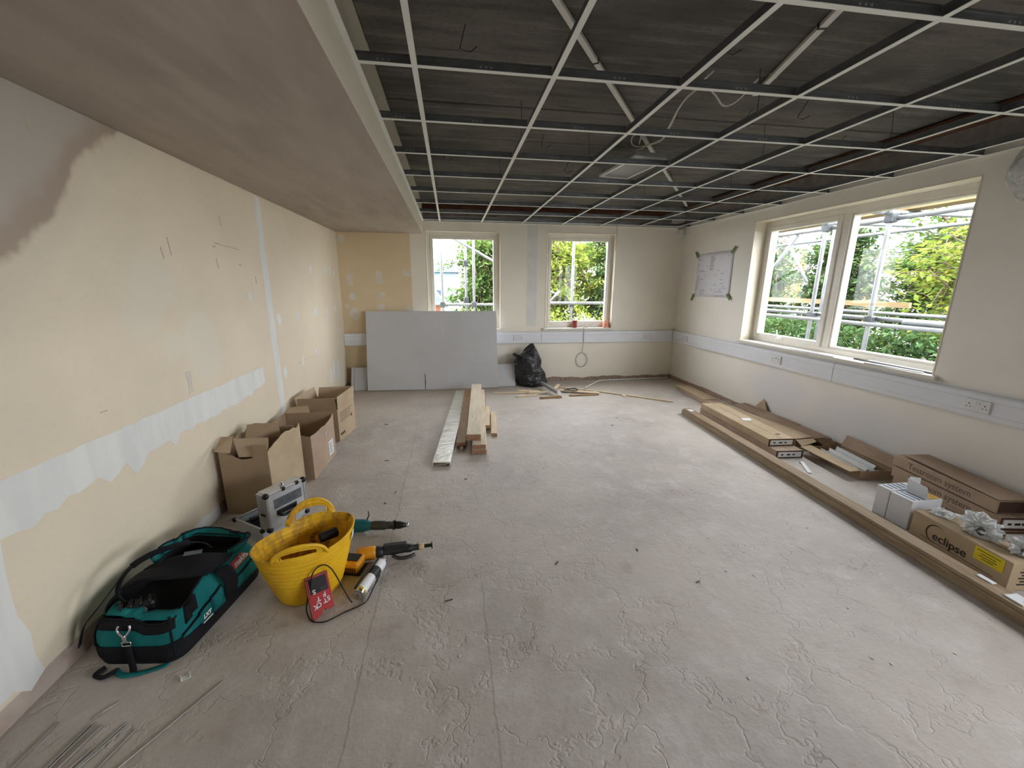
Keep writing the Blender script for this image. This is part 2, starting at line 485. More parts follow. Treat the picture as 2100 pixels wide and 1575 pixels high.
def strip_poly():
    r = random.Random(3); top = []; bot = []
    for k in range(48):
        yv = 1.2+k*(3.64-1.2)/47
        top.append((yv, .842+r.uniform(-.006, .006)))
        drip = {15: -.05, 16: -.03, 18: -.07, 19: -.04, 24: -.06, 8: -.03, 33: -.02}.get(k, 0)
        bot.append((yv, .668+r.uniform(-.010, .010)+drip+(-.02 if yv < 1.75 else 0)+(.03 if yv > 3.4 else 0)))
    return bot+top[::-1]
pr_ = random.Random(5)
patch_left(strip_poly(), m_fill)
patch_left(ragged(3.875, 3.985, .085, ZBH-.01, pr_, .006), m_fill)
patch_left(ragged(1.15, 1.50, .085, .62, pr_, .02), m_fill)
patch_left(ragged(2.64, 2.69, .87, 1.0, pr_, .008), m_fill_old)
patch_left(ragged(2.45, 2.74, .004, .088, pr_, .004), m_fill)
for a_, b_, h_, k_ in [(5.14, 1.69, .04, .05), (5.72, 1.70, .06, .05), (5.93, 1.69, .045, .05), (5.15, 1.20, .055, .06), (5.64, 1.17, .04, .07),
            (4.57, 1.21, .03, .035), (4.09, 1.20, .045, .06), (5.02, .75, .03, .05), (5.17, .73, .03, .055), (4.57, .73, .025, .05),
            (4.09, .70, .045, .06), (5.53, .35, .045, .12), (5.68, .39, .045, .15), (5.88, .34, .08, .15), (3.58, 1.42, .03, .035), (6.12, 1.66, .03, .06), (6.0, 1.2, .03, .06)]:
    patch_left(ragged(a_-h_, a_+h_, b_-k_, b_+k_, pr_, round_=True), m_fill)
m_scuff = simple('pencil_scuff', (200, 189, 166), .9, var=.1)
sb = MB()
for a_, b_, h_, k_, an in [(3.35, 1.775, .17, .003, -.05), (3.18, 1.65, .005, .035, .15), (3.17, 1.76, .02, .005, .1), (3.5, 1.655, .016, .006, 0), (2.63, 1.68, .005, .03, .2),
            (2.70, 1.72, .004, .05, .15), (3.73, 1.55, .006, .03, 0), (3.3, 1.94, .005, .035, .2), (2.0, 2.1, .005, .03, .2), (4.75, .725, .35, .0015, .02), (2.03, .95, .02, .003, 0)]:
    c_, s_ = math.cos(an), math.sin(an)
    sb.prism([(a_+dx*c_-dz*s_, b_+dx*s_+dz*c_) for dx, dz in ((-h_, -k_), (h_, -k_), (h_, k_), (-h_, k_))], 0, .0006, 0, M_L)
o = sb.build('scuff_marks', m_scuff, wall_l); o['kind'] = 'stuff'

def holed(a0, a1, z1, holes):
    """rectangles that cover [a0,a1] x [0,z1] around the openings"""
    out = []; cur = a0
    for h in sorted(holes):
        out.append((cur, h[0], 0, z1)); out.append((h[0], h[1], 0, h[2])); out.append((h[0], h[1], h[3], z1)); cur = h[1]
    out.append((cur, a1, 0, z1)); return out
b = MB()
for a0, a1, z0, z1 in holed(XL, XR+WT, 2.95, [W1, W2]): b.box(a0, a1, YB, YB+WT, z0, z1)
wall_b = struct(b.build('wall_back', m_wb))
M_B = Matrix(((1, 0, 0, 0), (0, 0, -1, YB), (0, 1, 0, 0), (0, 0, 0, 1)))
for a_, b_, h_, k_ in [(-1.43, 1.62, .05, .04), (-1.43, 1.54, .05, .04), (-1.41, 1.35, .055, .05), (-1.40, 1.10, .08, .09), (-1.02, 1.61, .055, .10), (-1.0, 1.36, .055, .05),
            (-1.02, 1.19, .06, .055), (-.63, 1.68, .06, .05), (-.62, 1.17, .045, .05), (-1.5, 1.2, .03, .04), (-1.5, 2.15, .05, .05)]:
    MB().prism(ragged(a_-h_, a_+h_, b_-k_, b_+k_, pr_, round_=True), 0, .0012, 0, M_B).build('filler_patch', m_fill_old, wall_b)
m_tape = simple('jointing_tape_skim', (222, 221, 216), .8, var=.05, scale=5)
MB().prism(ragged(1.16, 1.32, .90, 2.40, pr_, .006), 0, .001, 0, M_B).build('filler_patch', m_tape, wall_b)
b = MB()
for a0, a1, z0, z1 in holed(YF-WT, YB, 2.95, [W3, W4_ADDED]): b.box(XR, XR+WT, a0, a1, z0, z1)
struct(b.build('wall_right', m_wr))
struct(MB().box(XL, XR, YF-WT, YF, 0, 2.95).build('wall_front', m_wr))

ceil = struct(MB().box(XL-WT, XR+WT, YF-WT, YB+WT, 2.80, 2.95).build('ceiling', m_slab))
y = 2.402-0.622*9; k = 0
while y < YB-0.02:
    y0, y1 = max(y+0.004, YF), min(y+0.622-0.004, YB)
    dz = rng.uniform(-.006, .006)
    MB().box(XBH, XR, y0, y1, ZS+dz, 2.80).build('concrete_plank', m_slab, ceil, bevel=.006)
    y += 0.622
y_end = y
struct(MB().box(XL, XBH, YF, YB, ZBH, 2.80).build('ceiling_bulkhead', mat_bulkhead(), bevel=.004))

# lintel recess at the far end: darker, with timber plates
m_dark = simple('dirty_timber', (96, 62, 42), .85, var=.25, scale=6, stretch=(1, 1, 4), bump=.3, bscale=30)
m_block = simple('pale_blockwork', (150, 146, 142), .9, var=.15, scale=10, bump=.3)
t = thing('wall_plate', 'dark brown timber plate above the back windows over the ceiling grid', 'timber plate', (1.6, YB-.05, 2.47))
MB().box(XBH+.01, XR-.26, YB-.10, YB-.003, 2.565, 2.645).build('timber', m_dark, t, world=True)
MB().box(XBH+.01, XR-.26, YB-.06, YB-.003, 2.47, 2.56).build('packing_strip', m_block, t, world=True)
t = thing('wall_plate', 'reddish timber plate along the wall over the wide window, above the grid', 'timber plate', (XR-.05, 3, 2.47))
MB().box(XR-.24, XR-.10, YF+.1, YB-.15, 2.59, 2.645).build('timber', m_dark, t, world=True)
MB().box(XR-.10, XR-.003, YF+.1, YB-.15, 2.47, 2.645).build('packing_strip', m_block, t, world=True)

# ------------------------------------------------------------------ windows
def win_back(idx, W, mull_label):
    x0, x1, z0, z1 = W
    t = thing('window_%d' % idx, None, None, ((x0+x1)/2, YB+.12, z0)); struct(t)
    ya, yb = YB+.10, YB+.17
    b = MB()   # fixed frame
    b.box(x0, x0+.055, ya, yb, z0, z1).box(x1-.055, x1, ya, yb, z0, z1).box(x0+.055, x1-.055, ya, yb, z1-.06, z1).box(x0+.055, x1-.055, ya, yb, z0, z0+.055)
    b.build('frame', m_pvc, t, world=True, bevel=.004)
    b = MB(); s0, s1, q0, q1 = x0+.055, x1-.055, z0+.055, z1-.06
    e = .045
    b.box(s0, s0+e, ya-.012, yb-.02, q0, q1).box(s1-e, s1, ya-.012, yb-.02, q0, q1).box(s0+e, s1-e, ya-.012, yb-.02, q1-e, q1).box(s0+e, s1-e, ya-.012, yb-.02, q0, q0+e)
    b.build('sash', m_pvc, t, world=True, bevel=.005)
    MB().box(s0+e, s1-e, ya+.02, ya+.026, q0+e, q1-e).build('pane', m_glass, t, world=True)
    MB().box(x0-.035, x1+.04, YB-.035, YB+.10, z0-.03, z0+.002).build('sill', m_sill, t, world=True, bevel=.006)
    # thin painted lining that shows as a bright arris round the opening
    b = MB()
    b.box(x0-.002, x0+.006, YB-.004, ya, z0, z1).box(x1-.006, x1+.002, YB-.004, ya, z0, z1).box(x0, x1, YB-.004, ya, z1-.006, z1+.002)
    b.build('reveal_lining', m_reveal, t, world=True)
    return t
win_back(1, W1, ''); w2 = win_back(2, W2, '')
m_black = simple('black_plastic', (22, 22, 24), .45, var=.2, scale=30)
b = MB(); b.box(2.405, 2.425, YB+.07, YB+.092, 1.33, 1.45).box(2.395, 2.43, YB+.06, YB+.075, 1.42, 1.45)
b.build('window_handle', m_black, w2, world=True, bevel=.004)

def win_right(idx, W):
    y0, y1, z0, z1 = W
    t = thing('window_%d' % idx, None, None, (XR+.2, (y0+y1)/2, z0)); struct(t)
    xa, xb = XR+.15, XR+.235
    ym = y0+(3.725-2.596)                                   # mullion centre
    b = MB()
    b.box(xa, xb, y0, y0+.06, z0, z1).box(xa, xb, y1-.06, y1, z0, z1).box(xa, xb, y0+.06, y1-.06, z1-.07, z1).box(xa, xb, y0+.06, y1-.06, z0, z0+.05)
    b.box(xa, xb, ym-.04, ym+.04, z0+.05, z1-.07)
    b.build('frame', m_pvc, t, world=True, bevel=.004)
    b = MB(); s0, s1, q0, q1 = ym+.04, y1-.06, z0+.05, z1-.07; e = .05
    b.box(xa-.014, xb-.02, s0, s0+e, q0, q1).box(xa-.014, xb-.02, s1-e, s1, q0, q1).box(xa-.014, xb-.02, s0+e, s1-e, q0, q0+e).box(xa-.014, xb-.02, s0+e, s1-e, q1-e, q1)
    b.build('sash', m_pvc, t, world=True, bevel=.005)
    MB().box(xa+.02, xa+.026, s0+e, s1-e, q0+e, q1-e).build('pane', m_glass, t, world=True)
    b = MB(); s2, s3 = y0+.06, ym-.04; e2 = .022
    b.box(xa+.01, xb, s2, s2+e2, q0, q1).box(xa+.01, xb, s3-e2, s3, q0, q1).box(xa+.01, xb, s2+e2, s3-e2, q0, q0+e2).box(xa+.01, xb, s2+e2, s3-e2, q1-e2, q1)
    b.build('glazing_bead', m_pvc, t, world=True, bevel=.003)
    MB().box(xa+.03, xa+.036, s2+e2, s3-e2, q0+e2, q1-e2).build('pane', m_glass, t, world=True)
    MB().box(XR-.035, xa, y0-.04, y1+.02, z0-.03, z0+.002).build('sill', m_sill, t, world=True, bevel=.006)
    b = MB()
    b.box(XR-.004, xa, y0-.002, y0+.006, z0, z1).box(XR-.004, xa, y1-.006, y1+.002, z0, z1).box(XR-.004, xa, y0, y1, z1-.006, z1+.002)
    b.build('reveal_lining', m_reveal, t, world=True)
    b = MB(); yh = ym+.58
    b.box(xa-.03, xa-.012, yh-.05, yh+.05, z0+.058, z0+.076).tube([(xa-.03, yh, z0+.066), (xa-.05, yh+.005, z0+.08), (xa-.052, yh+.02, z0+.17)], .008)
    b.build('window_handle', simple('white_handle', (232, 232, 230), .3, var=.03), t, world=True, smooth=False)
    return t
win_right(3, W3); win_right(4, W4_ADDED)

# ------------------------------------------------------------------ outdoors
def mat_leaf(name, stops, transl=.45):
    g = NT(name); gm = g.n('ShaderNodeNewGeometry')
    c = g.ramp(gm.outputs['Random Per Island'], [(p, lin(k)) for p, k in stops])
    d = g.n('ShaderNodeBsdfDiffuse'); g.L(c, d.inputs[0])
    t = g.n('ShaderNodeBsdfTranslucent'); g.L(g.mix(.5, c, lin((110, 126, 46))), t.inputs[0])
    mx = g.n('ShaderNodeMixShader'); mx.inputs[0].default_value = transl
    g.L(d.outputs[0], mx.inputs[1]); g.L(t.outputs[0], mx.inputs[2]); g.L(mx.outputs[0], g.out.inputs['Surface'])
    return g.m
m_leaf_y = mat_leaf('yellow_green_leaf', [(0, (78, 98, 40)), (.4, (106, 124, 54)), (.75, (134, 146, 72)), (1, (152, 142, 66))], .35)
m_leaf_g = mat_leaf('mid_green_leaf', [(0, (50, 72, 42)), (.5, (74, 100, 56)), (1, (110, 132, 78))], .35)
m_leaf_d = mat_leaf('dark_green_leaf', [(0, (32, 50, 34)), (.5, (52, 74, 46)), (1, (82, 106, 68))], .2)
m_bark = simple('grey_bark', (112, 98, 82), .9, var=.25, scale=8, stretch=(1, 1, .3), bump=.5, bscale=25)
m_tube = simple('galvanised_tube', (128, 132, 136), .45, .55, var=.12, scale=9)
m_coupler = simple('coupler_steel', (84, 88, 92), .5, .6, var=.2, scale=20)
m_tarmac = simple('grey_tarmac', (92, 92, 80), .95, var=.3, scale=4, bump=.5)  # tarmac tone, greyed to cut green light bounced indoors

struct(MB().box(-40, 45, -30, 60, -1.02, -.9).build('ground', m_tarmac))

def leaf_mesh(pts, size, r, flat=.5):
    """folded leaves at the given points: arrays, four corners each"""
    n = len(pts); rg = np.random.default_rng(r)
    P = np.array(pts); a = rg.uniform(0, 2*np.pi, n); tilt = rg.normal(0, flat, n); roll = rg.normal(0, flat, n)
    L = size*rg.uniform(.7, 1.3, n)
    d = np.stack([np.cos(a)*np.cos(tilt), np.sin(a)*np.cos(tilt), np.sin(tilt)-.15], 1)
    s = np.stack([-np.sin(a)*np.cos(roll), np.cos(a)*np.cos(roll), np.sin(roll)], 1)
    v0 = P; v1 = P+d*(L*.5)[:, None]+s*(L*.28)[:, None]; v2 = P+d*L[:, None]; v3 = P+d*(L*.5)[:, None]-s*(L*.28)[:, None]
    V = np.stack([v0, v1, v2, v3], 1).reshape(-1, 3)
    F = [(4*i, 4*i+1, 4*i+2, 4*i+3) for i in range(n)]
    return V, F

def leaf_object(name, pts, size, mat, parent, seed, flat=.5):
    V, F = leaf_mesh(pts, size, seed, flat)
    b = MB(); b.v = [tuple(p) for p in V]; b.f = F; b.mi = [0]*len(F)
    o = b.build(name, mat, parent, world=True); o['kind'] = 'stuff'
    return o

def tree(label, base, h, crown_c, crown_r, n_br, leaves, size, mat, seed, group, flat=.5, lean=(0, 0)):
    r = random.Random(seed)
    t = thing('tree', label, 'tree', base, group=group)
    B0 = Vector(base); top = B0+Vector((lean[0], lean[1], h))
    trunk = bez([B0, B0.lerp(top, .35)+Vector((r.uniform(-.1, .1), r.uniform(-.1, .1), 0)), B0.lerp(top, .7)+Vector((r.uniform(-.2, .2), r.uniform(-.2, .2), 0)), top], 4)
    nn = len(trunk); rad = max(.06, h*.022)
    MB().tube(trunk, [rad*(1-.8*i/nn) for i in range(nn)], 8).build('trunk', m_bark, t, world=True, smooth=True)
    pts = []; b = MB()
    per = max(1, leaves//n_br)
    for k in range(n_br):
        while True:
            q = Vector((r.uniform(-1, 1), r.uniform(-1, 1), r.uniform(-1, 1)))
            if .25 < q.length < 1: break
        tip = Vector(crown_c)+Vector((q.x*crown_r[0], q.y*crown_r[1], q.z*crown_r[2]))
        st = trunk[int(nn*r.uniform(.3, .95))]
        mid = st.lerp(tip, .55)+Vector((r.uniform(-.15, .15), r.uniform(-.15, .15), r.uniform(0, .3)))
        path = bez([st, mid, tip], 4)
        b.tube(path, [rad*.34*(1-.85*i/len(path)) for i in range(len(path))], 5, cap=False)
        for j in range(3):                                   # twigs
            a = path[r.randrange(3, len(path))]
            e = a+Vector((r.gauss(0, .35), r.gauss(0, .35), r.gauss(0, .16)))
            b.tube([a, a.lerp(e, .5)+Vector((0, 0, .04)), e], [.008, .006, .003], 4, cap=False)
            for m in range(per//3):
                u = r.random()
                p = a.lerp(e, u)+Vector((r.gauss(0, .10), r.gauss(0, .10), r.gauss(0, .05)))
                pts.append(tuple(p))
    b.build('branches', m_bark, t, world=True, smooth=True)
    leaf_object('foliage', pts, size, mat, t, seed, flat)
    return t

def hedge(label, x0, x1, y0, y1, z0, z1, n, size, mat, seed):
    r = np.random.default_rng(seed)
    t = thing('hedge', label, 'hedge', ((x0+x1)/2, (y0+y1)/2, z0))
    cl = r.uniform([x0, y0, z0], [x1, y1, z1], (n//30, 3))
    pts = (cl[r.integers(0, len(cl), n)]+r.normal(0, .14, (n, 3)))
    pts[:, 2] = np.minimum(pts[:, 2], z1+.12*np.sin(pts[:, 0]*5)+.1*np.sin(pts[:, 1]*7))
    leaf_object('foliage', pts, size, mat, t, seed, .7)
    for k in range(9):
        x, yy = float(r.uniform(x0, x1)), float(r.uniform(y0, y1))
        MB().tube([(x, yy, z0), (x+.1, yy, (z0+z1)/2), (x-.05, yy+.1, z1-.1)], [.03, .02, .01], 5).build('stem', m_bark, t, world=True)
    return t

GT = 'trees outside the windows'
# behind the back wall
tree('bright green tree filling the middle of the window above the plasterboard', (.85, 11.2, -.9), 3.4, (.85, 11.2, 1.55), (.72, .9, 1.65), 60, 9000, .12, m_leaf_g, 11, GT)
tree('yellow-green tree seen through the back window with the cable', (2.95, 11.2, -.9), 3.5, (2.95, 11.2, 1.6), (.85, .9, 1.7), 64, 9500, .12, m_leaf_y, 12, GT)
tree('leafy green tree at the corner side of the back window with the cable', (4.45, 11.6, -.9), 3.6, (4.45, 11.6, 1.6), (.75, .9, 1.7), 60, 9000, .12, m_leaf_g, 13, GT)
tree('wide pale green tree far behind the two back windows', (3.4, 16, -.9), 4.8, (3.4, 16, 2.0), (3.3, 1.6, 2.3), 80, 14000, .20, m_leaf_y, 17, GT)
hedge('clipped yellow-green hedge low outside the back windows', -1.2, 5.2, 9.0, 9.7, -.9, .92, 9000, .10, m_leaf_y, 21)
# beyond the wide window
tree('dense dark green tree behind the opening sash of the wide window', (9.1, 8.9, -.9), 3.6, (9.1, 8.9, 1.5), (.85, .85, 1.9), 70, 12000, .11, m_leaf_d, 14, GT, .6)
tree('loose light green tree whose branches spread across the fixed pane', (8.3, 4.9, -.9), 3.4, (8.0, 5.1, 1.75), (1.1, 1.1, 1.45), 70, 7600, .11, m_leaf_y, 15, GT, .35, (-.4, .4))
tree('thin green tree close behind the scaffold at the fixed pane', (9.6, 7.1, -.9), 3.8, (9.4, 7.1, 1.8), (1.05, .85, 1.7), 70, 8500, .11, m_leaf_g, 16, GT, .4)
tree('pale tree furthest away beyond the fixed pane', (14.5, 9.0, -.9), 4.8, (14.5, 9.0, 1.9), (2.0, 1.7, 2.0), 50, 6000, .18, m_leaf_y, 18, GT, .5)
tree('slim dark tree at the frame side of the opening sash', (9.0, 10.62, -.9), 3.4, (9.0, 10.62, 1.5), (.22, .25, 1.8), 40, 3600, .11, m_leaf_d, 19, GT, .6)
hedge('dark green hedge low beyond the wide window', 6.3, 7.2, 4.6, 9.0, -.9, .84, 24000, .095, m_leaf_d, 22)

# ---- scaffolds
def coupler(b, p): b.bbox(p[0]-.045, p[0]+.045, p[1]-.045, p[1]+.045, p[2]-.05, p[2]+.05, .012, 0)
R_T = .0242
s = thing('scaffold', 'galvanised tube scaffold standing outside the wide window', 'scaffold', (4.6, 4, -.9))
sx = 4.62
def part_tube(nm, pts, parent, r=R_T): return MB().tube(pts, r, 10).build(nm, m_tube, parent, world=True, smooth=True)
for yy in (4.77, 4.0, 2.2, .2): part_tube('standard', [(sx, yy, -.9), (sx, yy, 4.2)], s)
for yy in (5.05, 3.1, 1.2): part_tube('standard', [(sx+1.15, yy+.75, -.9), (sx+1.15, yy+.75, 4.2)], s)
for z, dx in ((2.235, .05), (1.19, .05), (1.13, -.05), (2.385, -.06)): part_tube('ledger', [(sx+dx, -2.0, z), (sx+dx, 6.9, z-.01)], s)
for z in (2.235, 1.18): part_tube('ledger', [(sx+1.2, -2.0, z), (sx+1.2, 8.4, z)], s)
part_tube('ledger', [(sx-.01, 3.63, 1.168), (sx-.01, .6, 1.19)], s, .03)
part_tube('brace', [(sx+.06, 5.9, 1.48), (sx+.06, 5.25, 2.2)], s)
part_tube('brace', [(sx+1.2, 6.9, 2.5), (sx+1.2, 6.2, 1.6)], s)
for yy in (4.77, 4.0, 2.2): part_tube('transom', [(sx-.15, yy+.06, 2.30), (sx+1.35, yy+.06, 2.30)], s)
for yy in (4.77, 4.0, 2.2):
    for z in (2.235, 1.16):
        b = MB(); coupler(b, (sx+.01, yy, z)); b.build('coupler', m_coupler, s, world=True)
m_board = wood('scaffold_board_wood', (140, 122, 90), (120, 102, 70), 'y')
for k in range(1): MB().box(sx+.25, sx+.48, -1.5, 6.6, 2.335, 2.373).build('scaffold_board', m_board, s, world=True)
MB().box(sx+1.24, sx+1.28, 4.6, 8.0, 1.26, 1.33).build('guard_board', m_board, s, world=True)
s = thing('scaffold', 'galvanised tube scaffold standing outside the two back windows', 'scaffold', (1, 7.4, -.9))
sy2 = 7.4
for xx in (-.14, .41, 2.185, 3.9): part_tube('standard', [(xx, sy2, -.9), (xx, sy2, 4.2)], s)
part_tube('standard', [(.285, sy2+.35, -.9), (.285, sy2+.35, 4.2)], s)
part_tube('ledger', [(-1.2, sy2+.05, 1.18), (1.3, sy2+.05, 1.18)], s)
part_tube('ledger', [(1.2, sy2-.05, 1.215), (4.9, sy2-.05, 1.205)], s, .028)
part_tube('brace', [(-.35, sy2+.12, 2.53), (1.35, sy2+.12, 1.61)], s)
part_tube('brace', [(1.60, sy2+.1, 1.50), (1.93, sy2+.1, 1.35)], s)
part_tube('brace', [(1.72, sy2+.06, 1.14), (1.96, sy2+.06, 1.42)], s)
part_tube('ledger', [(-1.2, sy2+.05, 2.62), (4.9, sy2+.05, 2.62)], s)
for xx in (-.14, .41, 2.185):
    b = MB(); coupler(b, (xx, sy2+.02, 1.18)); b.build('coupler', m_coupler, s, world=True)
for z in (1.25, 1.9): b = MB(); coupler(b, (.285, sy2+.33, z)); b.build('coupler', m_coupler, s, world=True)

# ---- far buildings and the works beyond
m_white_r = simple('white_render', (140, 142, 142), .8, var=.05); m_blue_r = simple('pale_blue_cladding', (112, 132, 146), .7, var=.06)
m_slate = simple('pale_slate_roof', (96, 108, 118), .7, var=.1); m_pane_far = simple('far_window_pane', (70, 84, 96), .2, var=.2)
m_brick_far = simple('orange_brick', (128, 80, 50), .85, var=.2)
def house(label, x0, x1, y0, y1, z1, wall, roof, wins):
    t = thing('house', label, 'house', ((x0+x1)/2, (y0+y1)/2, -.9))
    MB().box(x0, x1, y0, y1, -.9, z1).build('wall', wall, t, world=True)
    xm = (x0+x1)/2
    b = MB(); b.add([(x0-.2, y0-.2, z1), (x1+.2, y0-.2, z1), (x1+.2, y1+.2, z1), (x0-.2, y1+.2, z1), (xm, y0-.2, z1+1.4), (xm, y1+.2, z1+1.4)],
                    [(0, 1, 4), (2, 3, 5), (1, 2, 5, 4), (3, 0, 4, 5), (3, 2, 1, 0)])
    b.build('roof', roof, t, world=True)
    for (face, a, z) in wins:
        b = MB()
        if face == 'y': b.box(a-.45, a+.45, y0-.04, y0+.02, z, z+1.0)
        else: b.box(x0-.04, x0+.02, a-.45, a+.45, z, z+1.0)
        w = b.build('window', m_white_r, t, world=True)
        b = MB()
        if face == 'y': b.box(a-.38, a+.38, y0-.06, y0-.03, z+.07, z+.93)
        else: b.box(x0-.06, x0-.03, a-.38, a+.38, z+.07, z+.93)
        b.v = [tuple(t.matrix_basis.inverted() @ Vector(p)) for p in b.v]; b.build('pane', m_pane_far, w)
    return t
house('pale blue house far outside the window above the plasterboard', -4.6, .35, 24, 29, 2.2, m_blue_r, m_slate, [('y', -.9, .3), ('y', -2.4, .3)])
house('low orange brick outbuilding in front of the pale blue house', -2.4, -.45, 18, 20, .75, m_brick_far, m_slate, [('y', -1.4, -.5)])
house('white house with slate roof beyond the yellow cage', 19, 25, 17, 27, 3.1, m_white_r, m_slate, [('x', 20, .8), ('x', 22.5, .8), ('x', 25, .8)])
m_yel = simple('yellow_site_paint', (158, 116, 22), .6, var=.1); m_ora = simple('orange_barrier', (158, 92, 30), .6, var=.1)
t = thing('site_cage', 'yellow mesh-sided storage cage beyond the scaffold, behind the opening sash', 'cage', (13.6, 15.4, -.9))
MB().box(13.2, 14.4, 14.4, 16.5, .95, 1.1).build('floor_deck', m_yel, t, world=True)
for yy in (14.45, 15.45, 16.45): MB().box(13.2, 13.3, yy-.05, yy+.05, -.9, 2.9).build('post', m_yel, t, world=True)
for z in (1.7, 2.3, 2.85): MB().box(13.18, 13.26, 14.4, 16.5, z, z+.07).build('rail', m_yel, t, world=True)
for k in range(20): MB().box(13.2, 13.23, 14.5+k*.1, 14.53+k*.1, 1.1, 1.75).build('mesh_bar', m_yel, t, world=True)
MB().box(13.5, 14.3, 14.6, 16.3, 1.1, 2.7).build('white_load', m_white_r, t, world=True)
t = thing('site_barrier', 'orange barrier panel beyond the fixed pane', 'barrier', (13.6, 12.6, -.9))
MB().box(13.58, 13.66, 12.0, 13.2, 1.15, 1.55).build('panel', m_ora, t, world=True)
for yy in (12.05, 13.15): MB().box(13.6, 13.65, yy-.03, yy+.03, -.9, 1.15).build('leg', m_ora, t, world=True)
# parked car
m_car = simple('silver_car_paint', (196, 200, 206), .3, .2, var=.04); m_tyre = simple('tyre_rubber', (28, 28, 30), .8); m_red = simple('red_lamp', (190, 50, 50), .4)
t = thing('parked_car', 'silver parked car with red tail lamps, beyond the opening sash', 'car', (11.4, 15.2, -.9))
b = MB(); b.prism([(13.1, -.55), (17.0, -.55), (17.1, .1), (16.2, .25), (15.6, .75), (14.0, .78), (13.3, .3), (13.0, .2)], -.8, .8, 0, Matrix(((0, 0, 1, 11.8), (1, 0, 0, -1.9), (0, 1, 0, -.05), (0, 0, 0, 1))))
b.build('body', m_car, t, world=True, bevel=.08)
MB().prism([(13.55, .34), (14.1, .72), (15.55, .70), (15.95, .32)], -.82, .82, 0, Matrix(((0, 0, 1, 11.8), (1, 0, 0, -1.9), (0, 1, 0, -.05), (0, 0, 0, 1)))).build('window', m_pane_far, t, world=True)
for yy in (12.0, 14.3):
    for xx in (11.02, 12.58): MB().tube([(xx-.09, yy, -.56), (xx+.09, yy, -.56)], .33, 16).build('wheel', m_tyre, t, world=True)
for xx in (11.2, 12.4): MB().box(xx-.12, xx+.12, 11.08, 11.16, .0, .15).build('lamp', m_red, t, world=True)

# ------------------------------------------------------------------ suspended ceiling grid
m_flange = simple('white_tee_face', (238, 240, 238), .5, var=.03, scale=4)
m_galv = simple('galvanised_web', (132, 136, 142), .38, .75, var=.15, scale=10, stretch=(1, 1, 6))
m_slot = simple('punched_slot', (190, 196, 200), .4, .3)
m_wire = simple('dark_tie_wire', (48, 44, 40), .6, .5)
grid = thing('suspended_ceiling_grid', 'bare white T-bar ceiling grid hanging below the concrete, no tiles fitted', 'ceiling grid', (1.65, 2.9, ZG))
MAINS = [-0.1225+.6*i for i in range(7)]
ROWS = [1.4204+.6*j for j in range(-4, 9)]
def tee_mesh(L, slots=True):
    """inverted T, L long, along local x, face at z = 0"""
    b = MB()
    b.box(0, L, -.012, .012, 0, .0018, 0)
    b.box(0, L, -.0011, .0011, .0018, .038, 1).box(0, L, -.0035, .0035, .031, .040, 1)
    if slots:
        for dx in (-.022, 0, .022): b.box(L/2+dx-.004, L/2+dx+.004, -.0016, .0016, .013, .020, 2)
    return b
def share(o, parent, loc, rotz=0.0):
    c = o.copy(); C.objects.link(c); c.parent = parent; c.location = loc; c.rotation_euler = (0, 0, rotz); return c
GO = Vector(grid.location)
tmat = [m_flange, m_galv, m_slot]
# main tees run the length of the room
first = None
for x in MAINS:
    loc = Vector((x, YF+.02, ZG))-GO
    if first is None:
        first = tee_mesh(YB-YF-.04, False).build('main_tee', tmat, grid, loc=loc, rot=(0, 0, PI/2))
    else: share(first, grid, loc, PI/2)
xs = [XBH+.004]+MAINS+[XR-.004]
protos = {}
for yv in ROWS:
    for i in range(len(xs)-1):
        a, e = xs[i]+(.0125 if i else .002), xs[i+1]-(.0125 if i < len(xs)-2 else .002)
        key = round(e-a, 3); loc = Vector((a, yv, ZG+.0002))-GO
        if key not in protos: protos[key] = tee_mesh(e-a).build('cross_tee', tmat, grid, loc=loc)
        else: share(protos[key], grid, loc)
# wall angles round the edge
b = MB(); b.box(XBH, XBH+.024, YF+.02, YB-.026, ZG-.0025, ZG-.0005).box(XBH, XBH+.002, YF+.02, YB-.026, ZG-.0005, ZG+.022); b.build('wall_angle', m_flange, grid, world=True)
b = MB(); b.box(XR-.024, XR, YF+.02, YB-.026, ZG-.0025, ZG-.0005).box(XR-.002, XR, YF+.02, YB-.026, ZG-.0005, ZG+.022); b.build('wall_angle', m_flange, grid, world=True)
b = MB(); b.box(XBH, XR, YB-.024, YB, ZG-.0025, ZG-.0005).box(XBH, XR, YB-.002, YB, ZG-.0005, ZG+.022); b.build('wall_angle', m_flange, grid, world=True)
for x, yv in ((.4775, 2.9), (.4775, 4.1), (.4775, 5.3), (1.0775, 3.35), (1.0775, 4.7), (1.6775, 2.3), (1.6775, 4.2), (2.2775, 3.0), (2.2775, 4.9), (2.8775, 2.6), (2.8775, 4.2), (-.1225, 3.6), (-.1225, 5.2)):
    MB().tube([(x, yv, ZG+.036), (x+.004, yv+.004, ZG+.12), (x, yv+.02, ZS+.01)], .0016, 5).build('hanger_wire', m_wire, grid, world=True)
# bent tie wires left in the concrete
for k, (x, yv) in enumerate([(.105, 2.169), (1.326, 2.0), (2.262, 2.622), (.02, 3.921), (1.144, 4.129), (2.008, 2.789), (.75, 3.45), (3.05, 3.1), (1.9, 4.6)]):
    r_ = random.Random(40+k)
    p0 = Vector((x, yv, ZS+.008)); p1 = p0+Vector((-.03+r_.uniform(-.02, .02), .05, -.09)); p2 = p1+Vector((.05, .01, -.004)); p3 = p2+Vector((.03, -.02, .015))
    MB().tube([p0, p1, p2, p3], .0022, 5).build('tie_wire', m_wire, ceil)

